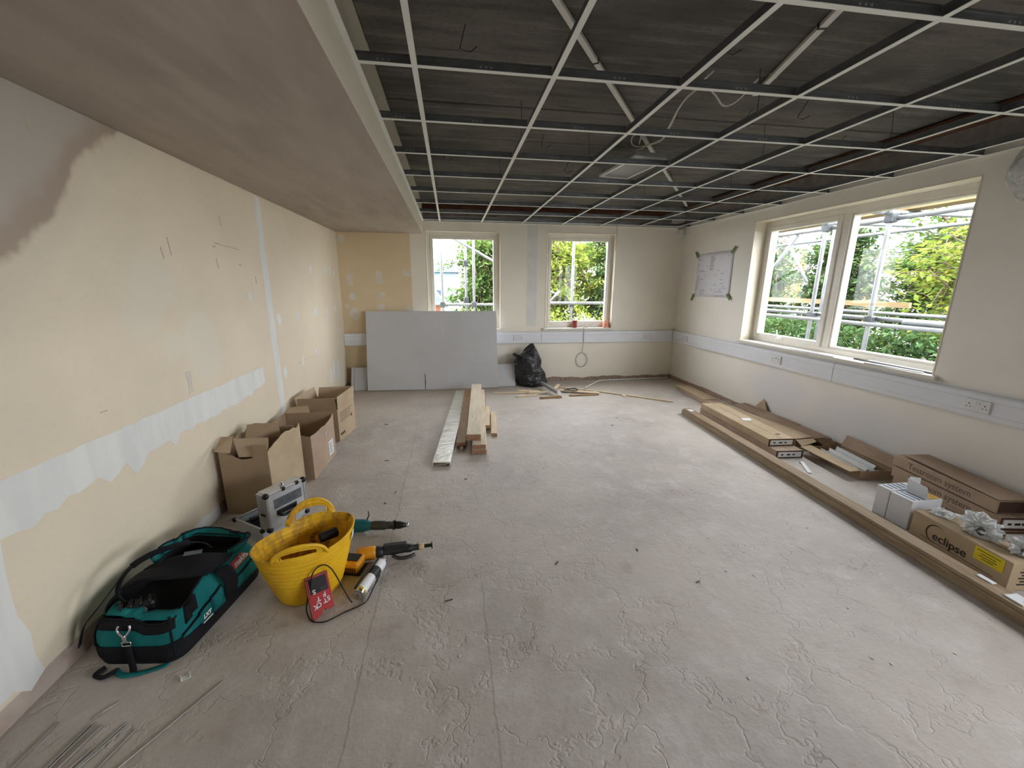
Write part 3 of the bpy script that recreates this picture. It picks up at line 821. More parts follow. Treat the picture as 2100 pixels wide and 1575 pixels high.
# white mini trunking fixed to the slab
m_wpvc = simple('white_pvc', (222, 221, 216), .45, var=.04, scale=6)
def slab_strip(label, a, e, w=.025):
    a, e = Vector((*a, ZS-.028)), Vector((*e, ZS-.028)); d = (e-a); L = d.length; an = math.atan2(d.y, d.x)
    t = thing('mini_trunking', label, 'cable trunking', tuple(a), an)
    MB().box(0, L, -w/2, w/2, .002, .018).build('channel', m_wpvc, t, bevel=.002)
    MB().box(0, L, -w/2-.001, w/2+.001, -.001, .003).build('lid', m_wpvc, t)
    n = max(2, int(L/1.1))
    for k in range(n):
        MB().box(L*(k+.5)/n-.006, L*(k+.5)/n+.006, -w/2-.003, w/2+.003, -.003, .02).build('clip', m_wpvc if k % 3 else m_black, t)
slab_strip('long white mini trunking running diagonally under the concrete slab', (.40, 1.85), (3.38, 5.88))
slab_strip('short pale mini trunking on the slab above the second grid row', (1.60, 1.70), (1.84, 2.56), .03)

# loose light fitting resting above the tees, with its flex
m_alu = simple('brushed_aluminium', (190, 193, 196), .35, .7, var=.06, scale=20, stretch=(1, 8, 1))
m_diff = simple('opal_diffuser', (150, 152, 152), .4, var=.02)
t = thing('light_fitting', 'loose unlit panel light fitting lying above the ceiling tees', 'light fitting', (1.50, 3.53, 2.452), .12)
MB().bbox(-.13, .13, -.28, .28, .012, .055, .006).build('housing', m_alu, t)
MB().box(-.118, .118, -.268, .268, .004, .012).build('diffuser', m_diff, t)
b = MB(); b.box(-.14, .14, -.29, -.27, 0, .02).box(-.14, .14, .27, .29, 0, .02).box(-.14, -.12, -.27, .27, 0, .02).box(.12, .14, -.27, .27, 0, .02)
b.build('rim', m_flange, t)
MB().bbox(-.06, .04, -.10, .10, .056, .085, .005).build('driver_box', m_wpvc, t)
m_cable = simple('white_cable', (214, 212, 204), .5, var=.05)
p = bez([(1.66, 2.30, 2.60), (1.655, 2.45, 2.555), (1.60, 2.49, 2.54), (1.48, 2.40, 2.555), (1.39, 2.37, 2.575), (1.374, 2.54, 2.565), (1.472, 2.89, 2.545), (1.531, 3.10, 2.54), (1.49, 3.215, 2.54), (1.43, 3.30, 2.52)], 8)
c1 = MB().tube(p, .0055, 6).build('white_flex', m_cable, smooth=True); tag(c1, 'white flex looping above the grid towards the light fitting', 'cable')
p = bez([(1.40, 2.30, 2.62), (1.40, 2.58, 2.59), (1.50, 2.92, 2.565), (1.555, 3.12, 2.56), (1.47, 3.30, 2.555), (1.40, 3.30, 2.57), (1.375, 3.24, 2.60), (1.42, 3.20, 2.61), (1.44, 3.26, 2.56)], 8)
c2 = MB().tube(p, .0045, 6).build('white_flex', m_cable, smooth=True); tag(c2, 'second thinner white flex coiled at the light fitting', 'cable')

# ------------------------------------------------------------------ dado trunking and sockets
m_trunk = simple('white_trunking', (228, 231, 238), .35, var=.03, scale=3)
PROF = [(0, 0), (.044, 0), (.050, .012), (.050, .042), (.046, .046), (.046, .134), (.050, .138), (.050, .168), (.040, .180), (0, .180)]
def trunking(label, L, M):
    t = thing('dado_trunking', label, 'trunking', M.to_translation())
    inv = t.matrix_basis.inverted()
    b = MB(); Mx = inv @ M @ Matrix(((0, 0, 1, 0), (-1, 0, 0, 0), (0, 1, 0, 0), (0, 0, 0, 1)))   # prism axis -> x, depth -> -y
    b.prism(PROF, 0.002, L-.002, 0, Mx); b.build('channel', m_trunk, t, bevel=.0015)
    b = MB(); b.box(.003, L-.003, -.0490, -.045, .048, .132, 0, inv @ M); b.build('cover', m_trunk, t, bevel=.0015)
    b = MB(); b.box(-.001, .002, -.047, 0, .002, .178, 0, inv @ M); b.build('joint', simple('trunk_joint', (150, 152, 158), .6), t)
    return t
z0 = .63; TG = .003
trunking('white trunking length half hidden behind the plasterboard', 1.398-(XL+.002), Matrix.Translation((XL+.002, YB-TG, z0)))
trunking('white trunking length under the back window with the cable', XR-.052-1.398, Matrix.Translation((1.398, YB-TG, z0)))
MR = lambda y: Matrix.Translation((XR-TG, y, z0)) @ Matrix.Rotation(-PI/2, 4, 'Z')
trunking('white trunking length from the corner along the wall under the opening sash', YB-.056-3.38, MR(YB-.056))
trunking('white trunking length along the wall under the fixed pane to the near end', 3.38-YF-.01, MR(3.38))
m_plate = simple('white_socket', (224, 224, 228), .3, var=.02); m_hole = simple('socket_hole', (60, 58, 60), .6)
def socket(label, M):
    t = thing('double_socket', label, 'socket', M.to_translation(), group='double sockets on the trunking')
    t.matrix_basis = M
    MB().bbox(-.073, .073, -.012, 0, -.043, .043, .004).build('faceplate', m_plate, t)
    for s in (-1, 1):
        MB().box(s*.010-.007, s*.010+.007, -.0155, -.010, .012, .030).build('rocker_switch', m_plate, t, bevel=.001)
        b = MB(); cx = s*.045
        b.box(cx-.003, cx+.003, -.0128, -.011, .004, .014).box(cx-.014, cx-.007, -.0128, -.011, -.014, -.009).box(cx+.007, cx+.014, -.0128, -.011, -.014, -.009)
        o = b.build('pin_holes', m_hole, t); o['kind'] = 'stuff'
sm = lambda x: Matrix.Translation((x, YB-.0495, .720))
socket('white double socket on the trunking beside the plasterboard', sm(1.03))
socket('white double socket on the back trunking near the corner', sm(3.18))
sr = lambda y: Matrix.Translation((XR-.0495, y, .720)) @ Matrix.Rotation(-PI/2, 4, 'Z')
socket('white double socket on the trunking below the taped drawing', sr(5.97))
socket('white double socket under the opening sash of the wide window', sr(4.09))
socket('white double socket beyond the fixed pane, above the stacked cartons', sr(2.25))

# ------------------------------------------------------------------ drawing taped to the wall
m_paper = simple('white_paper', (226, 226, 234), .7, var=.03, scale=3); m_ink = simple('grey_print', (150, 150, 162), .8); m_green = simple('green_masking_tape', (98, 124, 62), .7, var=.1)
t = thing('wall_drawing', 'white construction drawing taped to the wall beside the wide window', 'drawing', (XR-.002, 5.51, 1.38))
def sheet(i, j):
    yv = 5.915-.80*i; z = 1.372+.605*j+.012*i*j
    return (XR-.003-.012*math.sin(i*PI)**2*abs(math.sin(j*5))-.010*(i > .97)*(1-j), yv, z)
MB().grid(sheet, 14, 10).build('sheet', m_paper, t, world=True, smooth=True, solid=.0012)
rp = random.Random(9); ink = MB()
def blk(i, j, w, h):
    yv, z = 5.915-.80*i, 1.372+.605*j; ink.box(XR-.0195, XR-.0190, yv-w, yv, z, z+h)
for i, j, w, h in [(.42, .62, .09, .20), (.06, .86, .09, .03), (.06, .74, .05, .02), (.08, .60, .15, .008), (.05, .40, .07, .06), (.04, .16, .06, .14), (.18, .07, .14, .07), (.60, .12, .2, .008), (.66, .03, .06, .03), (.76, .04, .14, .006)]:
    n = max(1, int(h/.018))
    for k in range(n): blk(i, j+k*h/n/.605, w*rp.uniform(.7, 1), .006)
for k in range(26): blk(rp.uniform(.12, .9), rp.uniform(.15, .9), rp.uniform(.02, .06), .006)
o = ink.build('printed_lines', m_ink, t, world=True); o['kind'] = 'stuff'
for yv, z, an in ((5.93, 1.975, .9), (5.11, 1.985, -.8), (5.94, 1.36, -1.1), (5.10, 1.385, .7)):
    M = frame((XR-.021, yv, z), (0, math.cos(an), math.sin(an)), (0, -math.sin(an), math.cos(an)))
    MB().box(-.055, .055, -.018, .018, -.0004, .0004, 0, M).build('tape', m_green, t, world=True)

# alarm sensor in the corner
t = thing('motion_sensor', 'small white motion sensor high in the far corner', 'sensor', (3.60, YB-.03, 2.27))
MB().bbox(3.555, 3.635, YB-.055, YB-.004, 2.275, 2.385, .012).build('housing', m_plate, t, world=True)
MB().bbox(3.565, 3.625, YB-.062, YB-.052, 2.285, 2.325, .006).build('lens', simple('sensor_lens', (236, 236, 232), .4), t, world=True)

# polythene-wrapped fitting on the wall
def mat_film(name, tint, a=.55):
    g = NT(name); v = g.coord()
    tr = g.n('ShaderNodeBsdfTransparent'); p_ = g.n('ShaderNodeBsdfPrincipled')
    p_.inputs['Base Color'].default_value = (*lin(tint), 1); p_.inputs['Roughness'].default_value = .18; p_.inputs['Specular IOR Level'].default_value = .8
    g.L(g.bump(g.noise(v, 30, 3), .6, .01), p_.inputs['Normal'])
    mx = g.n('ShaderNodeMixShader'); g.L(g.mrange(g.noise(v, 14, 3), .3, .7, a-.2, a+.2), mx.inputs[0]); g.L(tr.outputs[0], mx.inputs[1]); g.L(p_.outputs[0], mx.inputs[2])
    g.L(mx.outputs[0], g.out.inputs['Surface']); return g.m
m_film = mat_film('clear_polythene', (226, 230, 230), .45)
t = thing('wrapped_wall_fitting', 'round wall fitting wrapped in clear polythene near the ceiling grid', 'wall fitting', (XR-.06, 2.27, 2.1))
MB().lathe([(.001, 0), (.09, 0), (.10, .012), (.10, .03), (.07, .055), (.001, .06)], 20, 0, frame((XR-.001, 2.27, 2.24), (0, 1, 0), (0, 0, 1)) @ Matrix.Rotation(PI, 4, 'X')).build('housing', m_plate, t, world=True, smooth=True)
def crump(i, j):
    r_ = random.Random(int(i*100)*131+int(j*100)); th, ph = 2*PI*i, PI*j
    q = 1+.10*math.sin(5*th+3*ph)+.08*math.sin(9*th-4*ph)
    return (XR-.012-.095*abs(math.sin(ph))*max(0, .35+.65*math.sin(ph)*abs(math.cos(th*.5)))*q, 2.27+.12*math.sin(ph)*math.cos(th)*q, 2.24+.165*math.cos(ph)*q)
MB().grid(crump, 26, 16, closed_u=True).build('polythene_wrap', m_film, t, world=True, smooth=True)

# cables at the back window
m_gcab = simple('grey_cable', (168, 164, 158), .5, var=.06)
o = MB().tube(bez([(2.53, 6.30, 2.66), (2.54, 6.345, 2.42), (2.555, 6.365, 2.20), (2.52, 6.42, 1.9), (2.44, 6.44, 1.60), (2.415, 6.435, 1.46)], 8), .004, 6).build('hanging_cable', m_gcab, smooth=True)
tag(o, 'thin grey cable dropping from the ceiling down the back window reveal', 'cable')
path = bez([(2.41, 6.43, 1.32), (2.34, 6.42, 1.12), (2.25, 6.41, .93), (2.16, 6.40, .872), (2.09, 6.365, .868), (2.086, 6.338, .862), (2.086, 6.322, .80), (2.086, 6.322, .66), (2.088, 6.335, .58), (2.088, 6.36, .47)], 6)
ang = [(-.3+2*PI*k/24*1.0) for k in range(25)]
loop = [(2.085+.095*math.sin(a*1.0+.3), 6.362-.004*math.sin(a), .345+.115*math.cos(a+.3)) for a in ang]
o = MB().tube(path+[Vector(q) for q in loop], .0045, 6).build('coiled_cable', m_gcab, smooth=True)
tag(o, 'grey cable over the back sill ending in a coil below the trunking', 'cable')
o = MB().tube(bez([(1.99, 6.40, .885), (2.04, 6.39, .91), (2.10, 6.385, .93), (2.16, 6.39, .89), (2.22, 6.395, .868), (2.26, 6.40, .872)], 6), .005, 6).build('white_cable_end', m_cable, smooth=True)
tag(o, 'short white cable curled on the back window sill', 'cable')
m_redpot = simple('red_brown_plastic', (150, 64, 52), .45, var=.1); m_orpot = simple('orange_red_card', (214, 110, 70), .6, var=.25, scale=30, col2=(236, 200, 180))
t = thing('sill_pot', 'small red-brown pot on the back window sill', 'pot', (1.955, YB+.03, .8625))
MB().lathe([(.001, 0), (.034, 0), (.036, .004), (.037, .095), (.040, .098), (.040, .112), (.001, .114)], 20).build('body', m_redpot, t, smooth=False)
MB().lathe([(.041, .098), (.042, .116), (.001, .118)], 20).build('lid', simple('pot_lid', (120, 52, 44), .5), t)
t = thing('sill_packet', 'crumpled orange packet at the side of the back window sill', 'packet', (2.475, YB+.03, .8625), .3)
b = MB(); b.add([(-.05, -.025, 0), (.05, -.02, 0), (.055, .03, 0), (-.045, .025, 0), (-.045, -.018, .12), (.02, -.015, .128), (.03, .02, .10), (-.04, .018, .112)], [(3, 2, 1, 0), (4, 5, 6, 7), (0, 1, 5, 4), (1, 2, 6, 5), (2, 3, 7, 6), (3, 0, 4, 7)])
b.build('carton', m_orpot, t, bevel=.004)
MB().prism([(.03, 0), (.075, 0), (.04, .11)], -.01, .012, 0, Matrix(((1, 0, 0, .01), (0, 0, 1, 0), (0, 1, 0, 0), (0, 0, 0, 1)))).build('torn_flap', simple('torn_card', (196, 128, 98), .7), t)

# loose beads on the wide sill
m_bead = simple('white_glazing_bead', (236, 238, 240), .3, var=.02); m_rub = simple('black_gasket', (24, 24, 26), .6)
for k, (a, e, mt, lab) in enumerate([((XR-.02, 3.42), (XR+.01, 4.66), m_bead, 'long white bead lying along the wide window sill under the sash'),
        ((XR+.00, 2.66), (XR-.02, 3.12), m_bead, 'short white bead near the end of the wide sill'),
        ((XR+.05, 2.64), (XR+.07, 3.3), m_rub, 'black gasket strip lying on the wide sill'),
        ((XR+.09, 2.64), (XR+.115, 3.2), m_bead, 'thin white bead against the frame on the wide sill')]):
    d = Vector((e[0]-a[0], e[1]-a[1], 0)); t = thing('glazing_bead' if mt is m_bead else 'gasket_strip', lab, 'bead' if mt is m_bead else 'gasket', (a[0], a[1], .8625), math.atan2(d.y, d.x))
    MB().prism([(0, 0), (.016, 0), (.016, .006), (.008, .012), (0, .012)], 0, d.length, 0, Matrix(((0, 0, 1, 0), (1, 0, 0, 0), (0, 1, 0, 0), (0, 0, 0, 1)))).build('profile', mt, t)
    if mt is m_bead: MB().box(.0, d.length, .003, .006, .012, .0135).build('seal_lip', m_rub if k == 0 else m_bead, t)

# ------------------------------------------------------------------ cardboard
def mat_card(name, col, col2, rough=.8):
    g = NT(name); v = g.coord()
    n = g.noise(v, 3, 4); f = g.noise(g.mapping(v, scale=(1, 1, 60)), 4, 2)
    c = g.mix(g.mrange(n, .35, .65), lin(col), lin(col2))
    c = g.mix(g.math('MULTIPLY', g.mrange(f, .45, .7), .15), c, tuple(x*.7 for x in lin(col2)))
    g.principled(c, rough, 0, g.bump(n, .15, .004), .2)
    return g.m
m_card = mat_card('brown_cardboard', (188, 168, 141), (176, 156, 129))
m_card_in_shade = mat_card('brown_cardboard_inside_and_shade', (164, 142, 116), (152, 130, 104))  # card insides, and the shaded outer fronts painted darker
m_card_p = mat_card('pinkish_cardboard', (178, 156, 137), (164, 142, 123))
m_print = simple('black_print', (52, 44, 38), .8); m_label = simple('white_label', (228, 230, 234), .5, var=.04)

def card_wall(name, a, e, prof, parent, mat=None, lean=0.0, th=.005):
    """upright card panel from a to e (plan) with a torn top profile [(t, z)]"""
    a, e = Vector((*a, 0)), Vector((*e, 0)); d = e-a; L = d.length
    poly = [(0, 0), (L, 0)]+[(t*L, z) for t, z in reversed(prof)]
    x = d.normalized(); M = frame(a, x, (lean*-x.y, lean*x.x, 1))
    b = MB(); b.prism(poly, -th/2, th/2, 0, M)
    return b.build(name, mat or m_card, parent, world=True)
def tear(z0, z1, n, r, amp): return [(k/n, z0+(z1-z0)*k/n+r.uniform(-amp, amp)) for k in range(n+1)]
r5 = random.Random(21)
def rect_flap(parent, pts, mat=None, name='flap', th=.005):
    """thin card quad through four points"""
    P = [Vector(p) for p in pts]; n = (P[1]-P[0]).cross(P[3]-P[0]).normalized()*th
    MB().add(P+[p+n for p in P], [(3, 2, 1, 0), (4, 5, 6, 7), (0, 1, 5, 4), (1, 2, 6, 5), (2, 3, 7, 6), (3, 0, 4, 7)]).build(name, mat or m_card, parent, world=True)

# nearest box, tall and torn
A_FL, A_FR, A_BR, A_BL = (-1.525, 2.745), (-1.225, 2.735), (-1.165, 3.16), (-1.49, 3.17)
t = thing('cardboard_box', 'tall open cardboard box with ragged torn rim, nearest the tool case', 'box', (-1.35, 3.0, 0), group='open boxes by the left wall')
MB().prism([A_FL, A_FR, A_BR, A_BL], .002, .008).build('base', m_card_in_shade, t, world=True)
card_wall('front_panel', A_FL, A_FR, [(0, .435), (.12, .43), (.25, .425), (.35, .405), (.45, .392), (.58, .395), (.68, .40), (.72, .44), (.70, .485), (.8, .49), (.9, .485), (1, .49)], t, m_card_in_shade)
card_wall('side_panel', A_FR, A_BR, [(0, .435), (.05, .45), (.12, .455), (.2, .468), (.3, .475), (.42, .492), (.55, .498), (.68, .485), (.8, .488), (.9, .47), (1, .495)], t)
card_wall('back_panel', A_BL, A_BR, [(0, .50)]+tear(.50, .46, 7, r5, .015)[1:], t, m_card_in_shade)
card_wall('side_panel', A_FL, A_BL, tear(.47, .50, 7, r5, .02), t, m_card_in_shade)
rect_flap(t, [(-1.415, 2.765, .40), (-1.23, 2.755, .40), (-1.235, 2.80, .515), (-1.45, 2.80, .52)], m_card, 'torn_flap')
rect_flap(t, [(-1.545, 2.735, .455), (-1.45, 2.735, .44), (-1.46, 2.82, .525), (-1.545, 2.84, .515)], m_card, 'torn_flap')
rect_flap(t, [(-1.46, 2.95, .44), (-1.26, 3.06, .43), (-1.28, 3.08, .53), (-1.46, 3.02, .54)], m_card_in_shade, 'torn_flap')
# middle box
B_FL, B_FR, B_BR, B_BL = (-1.50, 3.22), (-1.11, 3.205), (-1.085, 3.74), (-1.49, 3.75)
t = thing('cardboard_box', 'open cardboard box with sagging side and white label, middle of three', 'box', (-1.3, 3.5, 0), group='open boxes by the left wall')
MB().prism([B_FL, B_FR, B_BR, B_BL], .002, .008).build('base', m_card_in_shade, t, world=True)
card_wall('front_panel', B_FL, B_FR, tear(.39, .365, 6, r5, .008), t, m_card_in_shade)
card_wall('side_panel', B_FR, B_BR, [(0, .365), (.15, .355), (.3, .352), (.45, .355), (.6, .345), (.75, .352), (.88, .36), (1, .385)], t, m_card_p)
card_wall('back_panel', B_BL, B_BR, tear(.40, .385, 5, r5, .004), t, m_card_in_shade)
card_wall('side_panel', B_FL, B_BL, tear(.38, .40, 5, r5, .01), t, m_card_in_shade)
rect_flap(t, [(-1.50, 3.75, .395), (-1.28, 3.75, .395), (-1.30, 3.78, .45), (-1.47, 3.78, .44)], m_card, 'flap')
lb = frame((-1.0872, 3.62, .11), (.03, .53, 0), (0, 0, 1))
MB().box(-.055, .055, -.065, .065, -.0006, .0012, 0, lb).build('shipping_label', m_label, t, world=True)
b = MB()
for k in range(5): b.box(-.04, .03-.01*(k % 2), .035-k*.02, .041-k*.02, .0012, .0016, 0, lb)
o = b.build('label_print', m_print, t, world=True); o['kind'] = 'stuff'
MB().lathe([(.006, 0), (.016, .001), (.018, .002), (.012, .003)], 12, 0, frame((-1.0922, 3.52, .27), (0, 1, 0), (0, 0, 1))).build('tape_scrap', m_label, t, world=True)
# far box
C_FL, C_FR, C_BR, C_BL = (-1.49, 4.045), (-1.125, 4.035), (-1.06, 4.44), (-1.42, 4.45)
t = thing('cardboard_box', 'open cardboard box with raised flaps and printed lines, furthest of three', 'box', (-1.3, 4.24, 0), group='open boxes by the left wall')
MB().prism([C_FL, C_FR, C_BR, C_BL], .002, .008).build('base', m_card_in_shade, t, world=True)
card_wall('front_panel', C_FL, C_FR, [(0, .33), (1, .33)], t, m_card_in_shade); card_wall('side_panel', C_FR, C_BR, [(0, .33), (1, .33)], t)
card_wall('back_panel', C_BL, C_BR, [(0, .33), (1, .33)], t, m_card_in_shade); card_wall('side_panel', C_FL, C_BL, [(0, .33), (1, .33)], t, m_card_in_shade)
rect_flap(t, [(-1.485, 4.04, .335), (-1.127, 4.03, .335), (-1.135, 4.005, .455), (-1.47, 4.015, .455)], m_card_in_shade)
rect_flap(t, [(-1.123, 4.04, .335), (-1.06, 4.44, .335), (-1.055, 4.44, .47), (-1.12, 4.045, .455)], m_card)
rect_flap(t, [(-1.42, 4.45, .335), (-1.06, 4.445, .335), (-1.07, 4.48, .46), (-1.41, 4.485, .45)], m_card)
rect_flap(t, [(-1.49, 4.05, .335), (-1.42, 4.45, .335), (-1.455, 4.46, .46), (-1.515, 4.07, .45)], m_card)
pf = frame((-1.0915, 4.2375, .0), (.065, .405, 0), (0, 0, 1)) @ Matrix.Translation((0, 0, .0))
b = MB()
for k in range(5): b.box(-.16, .13-.03*(k % 3), .275-k*.022, .279-k*.022, .0032, .0038, 0, pf)
for k in range(3): b.box(-.17+k*.035, -.148+k*.035, .05, .075, .0032, .0038, 0, pf)
b.box(.10, .125, .17, .195, .0032, .0038, 0, pf)
o = b.build('printed_lines', m_print, t, world=True); o['kind'] = 'stuff'

# ------------------------------------------------------------------ plasterboard and black sack
m_pb = simple('grey_plasterboard', (196, 197, 200), .75, var=.03, scale=1.5, col2=(188, 188, 190))
m_pb_edge = simple('plasterboard_core', (226, 224, 218), .85)
t = thing('plasterboard_sheet', 'large grey plasterboard sheet with a slot, leaning below the back window', 'plasterboard', (-.27, 6.03, 0))
Mb = frame((-1.226, 6.03, .002), (1, .003, 0), (0, .236, 1))
W_ = 1.905; Hh = 1.165; sx_ = .815
b = MB(); b.prism([(0, .012), (sx_, .004), (sx_, .235), (sx_+.012, .235), (sx_+.012, .0), (W_, .006), (W_, Hh), (0, Hh)], 0, .0125, 0, Mb)
b.build('board', [m_pb], t, world=True)
MB().box(sx_+.30, sx_+.302, .002, .16, .0125, .0128, 0, Mb).build('score_line', simple('score_line', (160, 160, 162), .9), t, world=True)
b = MB()
for k in range(5): b.box(.25+.37*k, .252+.37*k, .5+.13*(k % 2), .515+.14*(k % 2), .0125, .0128, 0, Mb)
for i_, j_, w_, h_ in ((1.10, .78, .012, .12), (1.12, .62, .006, .05), (1.62, .5, .03, .004)): b.box(i_, i_+w_, j_, j_+h_, .0125, .0127, 0, Mb)
o = b.build('scuffs', simple('board_scuff', (214, 214, 214), .8), t, world=True); o['kind'] = 'stuff'
for lab, x0, x1, h, yv in (('narrow plasterboard offcut standing at the left end of the large sheet', -1.43, -1.245, .315, 6.10), ('second narrow offcut at the outer edge beside the first', -1.475, -1.435, .32, 6.10),
                       ('plasterboard offcut between the large sheet and the black sack', .60, .955, .325, 6.10)):
    t = thing('plasterboard_offcut', lab, 'plasterboard', ((x0+x1)/2, yv, 0))
    Mo = frame((x0, yv, .001), (1, 0, 0), (0, .45, 1))
    MB().box(0, x1-x0, 0, h*1.08, 0, .0125, 0, Mo).build('board', m_pb, t, world=True)
    MB().box(0, x1-x0, h*1.08, h*1.08+.001, .0015, .011, 0, Mo).build('cut_edge', m_pb_edge, t, world=True)
def mat_sack():
    g = NT('black_polythene'); v = g.coord()
    n = g.noise(g.mapping(v, scale=(1, 1, 2.2)), 7, 3, .6, .8)
    g.principled(g.mix(n, lin((26, 27, 30)), lin((40, 41, 45))), .33, 0, g.bump(n, .8, .05), .5); return g.m
t = thing('rubble_sack', 'full black polythene rubble sack slumped against the back wall', 'sack', (1.23, 6.12, 0))
def sack(i, j):
    th = 2*PI*i; z = j
    rx = .235-.03*z-.03*z*z; ry = .15-.03*z
    if z > .8: rx *= 1-.30*(z-.8)/.2; ry *= 1-.65*(z-.8)/.2
    if z < .08: q = .80+.2*(z/.08); rx *= q; ry *= q
    w = 1+.05*math.sin(3*th+9*z)+.035*math.sin(7*th-14*z)+.04*math.sin(21*z+2*th)+.02*math.sin(13*th+5*z)
    lean = -.115*z; top = .50+.13*max(0, math.cos(th-.45))*(z**3)-.06*max(0, -math.cos(th))*z**3
    return (1.235+lean+rx*math.cos(th)*w, 6.125+.05*z+ry*math.sin(th)*w, .002+top*z*1.03)
b = MB(); b.grid(sack, 48, 34, closed_u=True)
n0 = len(b.v)-48; b.f.append(tuple(range(n0, n0+48))); b.mi.append(0); b.f.append(tuple(range(47, -1, -1))); b.mi.append(0)
b.build('sack_body', mat_sack(), t, world=True, smooth=True)
def mouth(i, j):
    th = 2*PI*i; k = .05+.06*j+.018*math.sin(5*th)*j
    return (1.02+.6*k*math.cos(th)*1.2-.05*j+.03, 6.16+k*.7*math.sin(th), .43+.055*j+.02*math.sin(3*th+1)*j)
MB().grid(mouth, 24, 6, closed_u=True).build('open_mouth', mat_sack(), t, world=True, smooth=True, solid=.002)

# ------------------------------------------------------------------ timber on the floor
m_white_wd = wood('whitewashed_timber', (224, 213, 193), (203, 186, 160), 'y'); m_pale_wd = wood('pale_softwood', (226, 208, 178), (206, 184, 150), 'y'); m_brown_wd = wood('brown_timber', (166, 136, 98), (138, 108, 74), 'y')
m_end_wd = simple('sawn_end', (176, 136, 108), .85, var=.2, scale=40)
m_foil = simple('pearly_wrapped_board', (216, 214, 200), .28, var=.08, scale=5, stretch=(1, 2, 1), bump=.5, bscale=9, col2=(188, 186, 168), dist=.02)
def plank(name, label, a, e, w, z0, z1, mat, grp='timber lengths on the floor', cat='timber', ends=True, z_far=None):
    """length from a to e (plan, left edge), width w to the right"""
    a, e = Vector((*a, z0)), Vector((*e, z0 if z_far is None else z_far)); d = e-a; L = d.length
    t = thing(name, label, cat, tuple(a), group=grp)
    t.matrix_basis = frame(a, (d.y, -d.x, 0), d)
    MB().box(0, w, .0012, L-.0012, 0, z1-z0).build('plank_body', mat, t, bevel=.003)
    if ends:
        for q in (0, L-.0012): MB().box(.002, w-.002, q, q+.0012, .002, z1-z0-.002).build('sawn_end', m_end_wd, t)
    return t
tt = thing('wrapped_board', 'long pearly white channel board, leftmost of the timber on the floor', 'board', (-.19, 3.33, 0), group=None)
tt.matrix_basis = frame((-.193, 3.325, .001), (2.47, -.238, 0), (.238, 2.47, 0))
MB().prism([(0, 0), (.006, 0), (.006, .032), (.146, .032), (.146, .004), (.152, .004), (.152, .040), (0, .040)], 0, 2.46, 0, Matrix(((1, 0, 0, 0), (0, 0, 1, 0), (0, 1, 0, 0), (0, 0, 0, 1)))).build('channel', m_foil, tt)
MB().prism([(.012, .002), (.14, .022), (.14, .028), (.012, .006)], .004, 2.4, 0, Matrix(((1, 0, 0, 0), (0, 0, 1, 0), (0, 1, 0, 0), (0, 0, 0, 1)))).build('inner_web', m_white_wd, tt)
MB().box(.135, .150, 1.55, 1.64, .0405, .0412).build('tape_scrap', simple('grey_tape', (120, 122, 122), .6), tt)
plank('timber_plank', 'brown plank beside the pearly channel board, propped off the floor', (.013, 3.69), (.165, 5.75), .093, .030, .068, m_brown_wd)
b = MB(); b.bbox(.050, .082, 3.665, 3.70, .001, .028, .004); o = b.build('wood_wedge', m_pale_wd); tag(o, 'small pale wood wedge under the brown plank end', 'wedge')
o = MB().box(.20, .245, 5.6, 5.66, .001, .029).build('packing_block', m_brown_wd); tag(o, 'dark packing block at the far end under the brown plank', 'block')
plank('timber_beam', 'lower rebated beam at the bottom of the middle stack', (.155, 3.53), (.30, 5.60), .135, .001, .052, m_white_wd)
plank('timber_beam', 'middle beam of the stack, between two others', (.157, 3.535), (.302, 5.58), .128, .0535, .098, m_white_wd)
plank('timber_beam', 'whitewashed beam on top of the stack, set back and to one side', (.112, 3.64), (.262, 5.66), .135, .100, .160, m_white_wd)
plank('timber_offcut', 'short pale offcut lying flat right of the beams', (.375, 3.975), (.44, 4.72), .062, .001, .038, m_pale_wd)
plank('timber_offcut', 'short pale offcut propped between the beams and the flat offcut', (.325, 4.15), (.385, 4.85), .052, .028, .066, m_pale_wd)
o = MB().box(.34, .385, 4.25, 4.33, .001, .027).build('packing_block', m_brown_wd); tag(o, 'dark packing block under the propped short offcut', 'block')

# ------------------------------------------------------------------ offcut strips by the sack
GS = 'wood strips by the black sack'
strips = [((.573, 5.70), (1.067, 5.665), .030, .001, .018, 'thin strip pointing towards the plasterboard, leftmost of the pile'),
          ((.95, 5.825), (1.262, 5.72), .085, .001, .016, 'broad pale strip closest to the sack'),
          ((.86, 5.475), (1.186, 5.54), .038, .001, .018, 'short pale strip on the near edge of the pile'),
          ((1.18, 5.37), (1.49, 5.39), .045, .001, .024, 'brown offcut at the pipe end of the pile'),
          ((1.08, 5.62), (1.34, 5.61), .045, .018, .034, 'narrow strip lying across the middle of the pile'),
          ((1.578, 5.96), (2.06, 5.66), .032, .001, .016, 'long slanting strip behind the pipe'),
          ((1.54, 5.73), (2.09, 5.50), .075, .017, .030, 'flat pale strip right of the pipe'),
          ((1.62, 5.44), (2.05, 5.46), .042, .001, .018, 'brown strip at the right near edge of the pile'),
          ((2.10, 5.62), (2.93, 4.95), .026, .001, .018, 'very long thin strip reaching out across the floor'),
          ((1.46, 5.70), (1.58, 5.98), .055, .035, .048, 'short strip standing across the pile beside the pipe')]
for k, (a, e, w, z0_, z1_, lab) in enumerate(strips):
    plank('wood_strip', lab, a, e, w, z0_, z1_, m_pale_wd if k not in (3, 7) else m_brown_wd, GS, 'wood strip', ends=False)
o = MB().box(2.36, 2.40, 5.28, 5.33, .001, .02).build('wood_chip', m_pale_wd); tag(o, 'tiny wood chip against the long thin strip', 'wood chip')
m_pipe = simple('grey_pipe', (150, 152, 154), .4, .3, var=.1)
